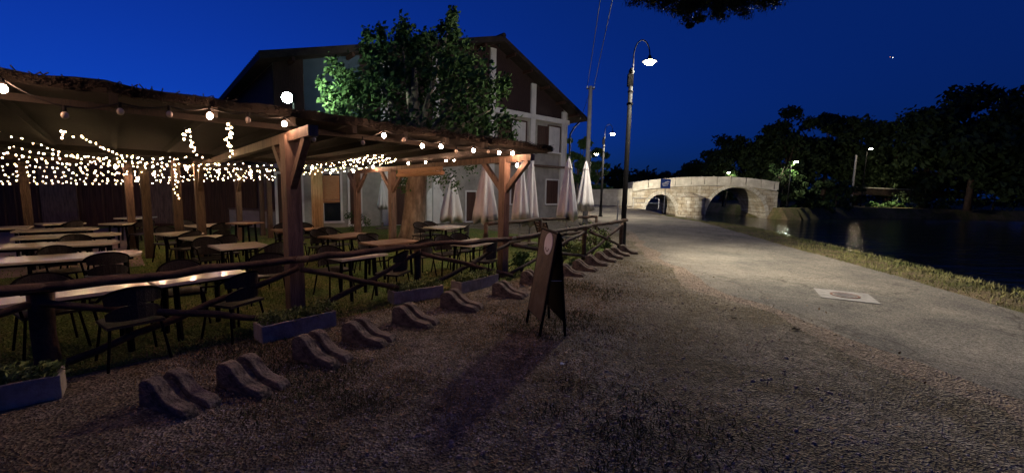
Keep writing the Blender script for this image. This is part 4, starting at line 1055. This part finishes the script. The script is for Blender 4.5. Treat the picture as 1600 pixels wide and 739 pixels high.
# ------------------------------------------------------------------ plants behind the fence
def bush(px, py, h, r_, lb, seed, m='herb', n=8):
    random.seed(seed); p = at(px, py); r = empty('shrub', p, 0, lb, 'shrub'); b = MB(); s = MB()
    for k in range(n):
        a = random.random()*6.28; q_ = Vector((math.cos(a)*r_*random.random(), math.sin(a)*r_*random.random(), h*random.uniform(.35,1)))
        s.tube([(0,0,0), q_*.6 + Vector((0,0,.02)), q_], [.012,.008,.004], 5); leaf_cloud(b, q_, (r_*.5,r_*.5,h*.25), 70, .035, .1)
    s.build('stem', M['log'], r); b.build('foliage', M[m], r)
bush(925,398,.75,.45,'leafy yellow green shrub behind the fence left of the near lamp post',1); bush(900,402,.45,.35,'low shrub behind the fence, right of the sandwich board',2)
bush(815,425,.4,.35,'dark low shrub behind the fence beside the second big post',3,'leaf'); bush(878,412,.4,.3,'shrub peeking out right of the board under the rail',4)
bush(558,372,.75,.35,'bright green potted shrub between the double brace posts',5,'leaf'); bush(528,352,.4,.25,'small bright plant beyond the brown table',6,'leaf')
bush(948,394,.4,.3,'short shrub at the corner of the fence by the lamp',7)

# ------------------------------------------------------------------ the tree on the terrace
tb_ = at(648, 377)
def extra(b, t, base):
    Y0 = base.y
    def cl(px, py, rpx, n, dY=0, sz=.075):
        p = atY(px, py, Y0 + dY) - base; r_ = rpx * Y0 / F; 
        for k in range(n):
            g = Vector((random.gauss(0,.55), random.gauss(0,.55), random.gauss(0,.62))) * r_
            q0_ = p + g; u = Vector([random.gauss(0,1) for _ in range(3)]).normalized(); v_ = u.orthogonal().normalized(); w_ = u.cross(v_); s_ = sz * random.uniform(.5,1.25)
            b.quad(q0_ - v_*s_, q0_ + w_*s_*.6 - v_*s_*.1, q0_ + v_*s_, q0_ - w_*s_*.6 - v_*s_*.1)
    random.seed(77)
    # stacked sprays making the photographed outline
    for (px, py, r_, n_) in ((708,22,9,90),(704,40,11,120),(712,52,9,80),(700,64,14,160),(690,46,8,60),(632,42,10,110),(625,58,13,150),(645,68,11,110),(594,50,8,70),(596,66,9,80),(574,56,9,80),(572,74,12,130),(584,90,14,160),(660,60,9,80),(728,70,8,60),(675,58,10,90),
         (650,92,26,340),(690,90,24,300),(610,98,24,300),(720,100,22,240),(745,120,22,220),(765,140,20,160),(590,120,24,260),(630,130,28,300),(680,130,30,320),(720,140,28,260),(610,160,26,240),(660,165,28,260),(710,175,28,240),(755,170,24,200),(785,140,14,110),(790,128,9,60),(575,150,22,220),(590,190,24,200),(640,200,28,200),(690,205,26,180),(735,205,22,160),(770,200,20,140),(795,190,14,80),(800,215,10,50),
         (520,96,8,70),(512,110,6,40),(530,112,12,120),(545,122,14,150),(535,135,14,150),(500,130,7,50),(510,140,9,80),(522,152,13,150),(540,155,16,200),(556,140,16,200),(520,172,12,130),(538,178,15,170),(560,175,18,200),(548,195,12,110),(505,158,6,40),(570,128,10,90)):
        dY = -1.3 + random.uniform(-.4,.5) if px < 570 else random.uniform(-1.2, 1.2); n_ = int(n_ * (.62 if px < 565 else 1))
        cl(px, py, r_ * (1.1 if r_ > 18 else .85), int(n_ * (1.35 if r_ > 18 else 1.7)), dY, .085 if r_ > 18 else .07)
    # low sprays beside the trunk under the roof
    for (px, py, r_, n_) in ((628,285,12,150),(622,270,9,90),(636,296,8,60),(684,276,14,150),(703,280,12,120),(712,292,7,50),(733,262,12,90),(668,270,10,80)): cl(px, py, r_, n_, -.1, .05)
    for e in ((585,110),(540,150),(630,80),(700,50),(745,120),(770,170),(680,110),(600,170)):
        q_ = atY(e[0], e[1], Y0) - base; t.tube([(0,0,2.6), (q_.x*.45,0,2.6+(q_.z-2.6)*.5), q_], [.13,.08,.025], 6)
random.seed(4)
root = empty('shade_tree', tb_, 0, 'tall leafy tree rising through the terrace beside the pergola, left side lit green', 'tree')
t = MB(); b = MB(); t.tube([(-.12,0,-.1),(-.06,0,.25),(0,0,.9),(.06,0,1.7),(.12,0,2.5),(.05,0,3.4),(0,0,5.2)], [.50,.38,.33,.31,.29,.2,.07], 14, .05); extra(b, t, Vector((tb_.x, tb_.y, 0)))
t.build('trunk', M['bark'], root, True); b.build('crown', M['leaf'], root)

# overhanging branch at the top right, from a tree standing just right of the camera
random.seed(9)
ot = empty('overhanging_tree', (5.6, -2.2, 0), 0, 'dark branch hanging into the top of the picture from a tree outside', 'tree'); ob_ = Vector((5.6,-2.2,0))
t = MB(); t.tube([(0,0,-.1),(0,0,2),(-.2,.4,4.2),(-.4,1.2,6)], [.34,.27,.2,.1], 12, .05)
tips = [atY(px, py, 6.0) - ob_ for px, py in ((990,3),(1006,-2),(1018,6),(1034,10),(1050,16),(1062,20),(1196,10),(1216,4),(1206,-2),(1145,12),(1128,26),(1000,-12),(1040,-6),(1070,10),(1072,30),(1095,15),(1125,5),(1120,22),(1150,0),(1165,22),(1168,8),(1200,-4),(1220,-14))]
t.tube([(-.2,.4,4.2), (-1.5,4.5,5.2), atY(1110,-25,6.0) - ob_], [.14,.08,.03], 7)
b = MB()
for k, tp in enumerate(tips):
    s_ = atY(1110,-25,6.0) - ob_; t.tube([s_, tp], [.02,.008], 5)
    for j in range(5):
        f = .5 + .12*j; q_ = s_.lerp(tp, f); leaf_cloud(b, q_, (.13,.13,.09), 90, .022, .1)
    for j in range(60):
        q_ = tp + Vector((random.gauss(0,.06), random.gauss(0,.06), random.uniform(-.03,.05))); b.quad(q_, q_ + Vector((.006,0,0)), q_ + Vector((.004+random.gauss(0,.02),0,-random.uniform(.04,.09))))
for px, py, r_ in ((1085,-8,.3),(1130,-10,.35),(1170,-12,.35),(1205,-18,.2),(1050,-16,.2),(1075,12,.13),(1092,30,.10),(1078,40,.06)):
    leaf_cloud(b, atY(px, py, 6.0) - ob_, (r_,r_,r_*.6), 900 if r_ > .15 else 500, .022, .0)
t.build('trunk', M['bark'], ot, True); b.build('crown', M['leafdark'], ot)

# ------------------------------------------------------------------ street lamps
def lamp(base, Hh, label, arm=.45, rot=0, energy=300, sc_=1, size=.1, box=True, aim=None, spot=R(150), blend=.5, colr=(1,.91,.74), fill=0, grp='black gooseneck street lamps'):
    r = empty('street_lamp', base, rot, label, 'street lamp', grp)
    MB().lathe([(.15,0),(.15,.05),(.10,.09),(.095,.7),(.085,.75),(.078,.8),(.06,Hh-.95)], seg=14).build('pole', M['black'], r, True)
    top = Hh; b = MB(); pts = [(.04,0,Hh-1.9),(.04,0,Hh-.5)] + [(.04 + arm/2 - arm/2*math.cos(a), 0, Hh - .5 + .45*math.sin(a)) for a in [math.pi*i/12 for i in range(1,12)]] + [(.04+arm,0,Hh-.52)]
    b.tube(pts, .018, 7); b.build('gooseneck', M['black'], r, True)
    if box:
        MB().lathe([(.09,Hh-1.85),(.09,Hh-1.79)], seg=12).build('collar', M['black'], r); MB().lathe([(.08,Hh-1.5),(.08,Hh-1.46)], seg=12).build('collar', M['black'], r); MB().lathe([(.075,Hh-.96),(.08,Hh-.9),(.03,Hh-.82)], seg=12).build('collar', M['black'], r); MB().box((-.02,0,Hh-1.16),(.15,.13,.34)).build('control_box', M['black'], r)
    c = (.04+arm, 0, Hh - .62); b = MB(); b.lathe([(.03,.16),(.045,.14),(.05,.08),(.2*sc_,.0),(.205*sc_,-.02),(.19*sc_,-.015),(.04,.07)], c, 20); b.build('shade', M['black'], r, True)
    b = MB(); b.lathe([(.10*sc_,.03),(.15*sc_,-.03),(.10*sc_,-.08),(.02,-.10)], c, 18); b.build('globe', M['lampglow'], r, True)
    if energy:
        ld = bpy.data.lights.new('lamp_light', 'SPOT'); ld.energy = energy; ld.color = colr; ld.shadow_soft_size = size; ld.spot_size = spot; ld.spot_blend = blend
        lo = bpy.data.objects.new('lamp_light', ld); col.objects.link(lo); lo.parent = r; lo.location = (c[0], c[1], c[2] - .14)
        v = Vector(aim) if aim else Vector((0,0,-1)); v.rotate(Matrix.Rotation(-rot, 3, 'Z')); lo.rotation_euler = v.to_track_quat('-Z','Y').to_euler()
    if fill:
        ld = bpy.data.lights.new('lamp_fill', 'POINT'); ld.energy = fill; ld.color = colr; ld.shadow_soft_size = .3
        lo = bpy.data.objects.new('lamp_fill', ld); col.objects.link(lo); lo.parent = r; lo.location = (c[0], c[1], c[2] - .16)
    return r
zt = atY(1000, 60, PL.y).z
lamp(PL, zt, 'nearest tall black street lamp at the corner of the fence', .46, 0, 3900, 1.0, .42, True, (7.0,-6.4,-5.0), R(122), .9, fill=900)
pl2 = atY(940, 300, 27.6); lamp((pl2.x, 27.6, 0), zt, 'second street lamp, beyond the parasols beside the road', .5, 0, 900, 1.0, .12, True, (.25,.3,-1), R(150), .4, fill=900)
p3 = atY(927, 300, 39); lamp((p3.x - .4, 39, 0), zt - .35, 'third street lamp, small, in front of the lit tree', .5, 0, 20000, 1.3, .2, True, (1,.62,-.36), R(66), .7, fill=500)
p4 = atY(893, 300, 60); lamp((p4.x, 60, 0), zt + .9, 'fourth street lamp, tiny bright dot beside the house corner', .5, math.pi, 500, 1.0, .2)
# lamps across the river
q_ = atY(1355, 234, 62); lamp((q_.x, 62, .25), q_.z + .5, 'street lamp glowing on the far bank path', .5, 0, 12000, 1.5, .2, False, tuple(Vector((ic.x + .5, ic.y, -.3)) - Vector((q_.x, 62, q_.z))), R(42), .8, (1,.88,.62), grp='lamps across the river')
q_ = atY(1236, 258, 47.6); lamp((q_.x, 47.6, .3), q_.z + .7, 'street lamp half buried in leaves at the right end of the bridge', .5, 0, 700, 1.5, .2, False, None, R(175), .3, (.95,1,.7), grp='lamps across the river')
lp = q_
random.seed(55)
tree('lit_shrub', (lp.x - 1.6, 47.9, .2), (lp.x - .5, 48.0, lp.z - .5), (1.7,1.0,.9), 14, 90, .13, 'foliage lit bright green by the lamp at the bridge end', 'shrub', m='leaf', trunk_r=.08, seed=57)
q_ = atY(1163, 272, 49.5); lamp((q_.x, 54, 0), atY(1163, 270, 54).z + .6, 'lamp just showing above the bridge parapet', .4, 0, 500, 1.1, .3, False, None, R(175), .3, (.95,1,.7), grp='lamps across the river')
tree('lit_shrub', (q_.x + .6, 54.5, 0), (q_.x + .8, 54.0, atY(1163, 274, 54).z), (1.1,.8,.6), 10, 60, .12, 'small patch of lit leaves above the bridge parapet', 'shrub', m='leaf', trunk_r=.08, seed=58)
# lamp on the verge islet is absent: islet is lit by the far lamp

# ------------------------------------------------------------------ utility pole and wires
up = atY(916, 300, 21); uz = atY(914, 135, 21).z
ut = empty('utility_pole', (up.x, 21, 0), 0, 'grey utility pole behind the fourth parasol carrying two cables', 'utility pole')
MB().tube([(0,0,-.1),(0,0,uz)], [.13,.09], 12).build('pole', M['pole'], ut, True)
MB().beam((-.2,0,uz-.12),(.2,0,uz-.12),.05,.05).build('crossarm', M['black'], ut)
for s in (-.16,.16): MB().lathe([(.03,0),(.045,.04),(.02,.1)], (s,0,uz-.09), 10).build('insulator', M['white'], ut)
for s, (ex, ey, Y) in ((-.16, (938,0,12)), (.16, (957,0,11.5))):
    e_ = atY(ex, ey, Y) - Vector((up.x,21,0)); s_ = Vector((s,0,uz)); d_ = (e_ - s_); fin = s_ + d_ * 3.2
    MB().tube([s_.lerp(fin, i/16) - Vector((0,0,.25*math.sin(math.pi*i/16)*0)) for i in range(17)], .012, 5).build('cable', M['wire'], ut)
e_ = W0 + D*(LT-.6) + Vector((0,0,EZ-.6)) - Vector((up.x,21,0))
MB().tube([Vector((0,0,uz-.15)).lerp(e_, i/10) - Vector((0,0,.5*math.sin(math.pi*i/10))) for i in range(11)], .012, 5).build('cable', M['wire'], ut)

# small things at the far end of the road: railing posts, white box
p = at(1009, 326); rl_ = empty('railing', p, R(10), 'thin grey railing at the start of the bridge', 'railing')
for x in (-1.4,0,1.4): MB().tube([(x,0,0),(x,0,1.05)], .03, 8).build('post', M['steel'], rl_)
MB().tube([(-1.4,0,1.05),(1.4,0,1.05)], .03, 8).build('rail', M['steel'], rl_); MB().tube([(-1.4,0,.55),(1.4,0,.55)], .022, 8).build('rail', M['steel'], rl_)
p = at(988, 312); bx = empty('notice_board', p, R(5), 'small white notice on a dark stand by the road end', 'notice')
MB().tube([(0,0,0),(0,0,.9)], .04, 8).build('post', M['black'], bx); MB().box((0,-.05,1.1),(1.0,.05,.7)).build('frame', M['black'], bx); MB().box((0,-.085,1.1),(.8,.02,.5)).build('notice', M['white'], bx)
p = at(964, 352); b = MB(); b.tube([(0,0,0),(0,0,1.15)], .035, 8); b.lathe([(.05,1.15),(.05,1.2),(.02,1.23)], seg=10); o = b.build('bollard', M['steel']); o.location = p; tag(o, 'thin grey post left of the near lamp post', 'bollard')
# red chair seat glimpsed at the back
p = at(357, 352); r = empty('red_crate', p, .3, 'small red crate by the low pink wall', 'crate'); MB().box((0,0,.2),(.42,.32,.02)).build('base', M['red'], r); b = MB()
for z in (.26,.36,.46):
    b.box((0,-.16,z),(.42,.015,.06)); b.box((0,.16,z),(.42,.015,.06)); b.box((-.21,0,z),(.015,.32,.06)); b.box((.21,0,z),(.015,.32,.06))
for x in (-.2,.2):
    for y in (-.15,.15): b.box((x,y,.25),(.03,.03,.5))
b.build('sides', M['red'], r)
# debris on the road
for px, py, s_, lb in ((1243,516,.07,'dark dead leaf lying on the pale edge of the road'),(878,571,.03,'small white paper scrap in the gravel behind the board'),(1146,498,.05,'dark clod on the road shoulder'),(1305,526,.03,'tiny dark stone at the road edge')):
    p = at(px, py); b = MB(); random.seed(px); b.quad(*[(s_*math.cos(a)*random.uniform(.5,1.1), s_*.6*math.sin(a)*random.uniform(.5,1.1), .012+random.uniform(0,.02)) for a in [i*6.28/8 for i in range(8)]]); o = b.build('litter', M['white' if px == 878 else 'soil']); o.location = p
    md = o.modifiers.new('s','SOLIDIFY'); md.thickness = .004; tag(o, lb, 'litter')

# aeroplane high in the sky
pp = Vector((0,0,EYE)) + ray(1393, 90) * 600
ap = empty('aeroplane', pp, R(20), 'tiny distant aeroplane light in the blue sky', 'aeroplane')
b = MB(); b.tube([(-3,0,0),(-2.4,0,0),(2,0,0),(3.2,0,0)], [.05,.35,.35,.1], 10); b.build('fuselage', M['white'], ap, True)
b = MB(); b.box((.2,0,0),(.9,7,.08)); b.box((-2.7,0,.3),(.5,2,.06)); b.box((-2.7,0,.5),(.6,.06,1)); b.build('wings', M['white'], ap)
o = MB().lathe([(.1,-.5),(.5,0),(.1,.5)], (3,0,0), 10).build('landing_light', emis('landing_light', (1,.95,.9), 6), ap)
o = MB().lathe([(.1,-.25),(.25,0),(.1,.25)], (-3,0,.0), 10).build('tail_light', emis('tail_light', (1,.35,.1), 4), ap)
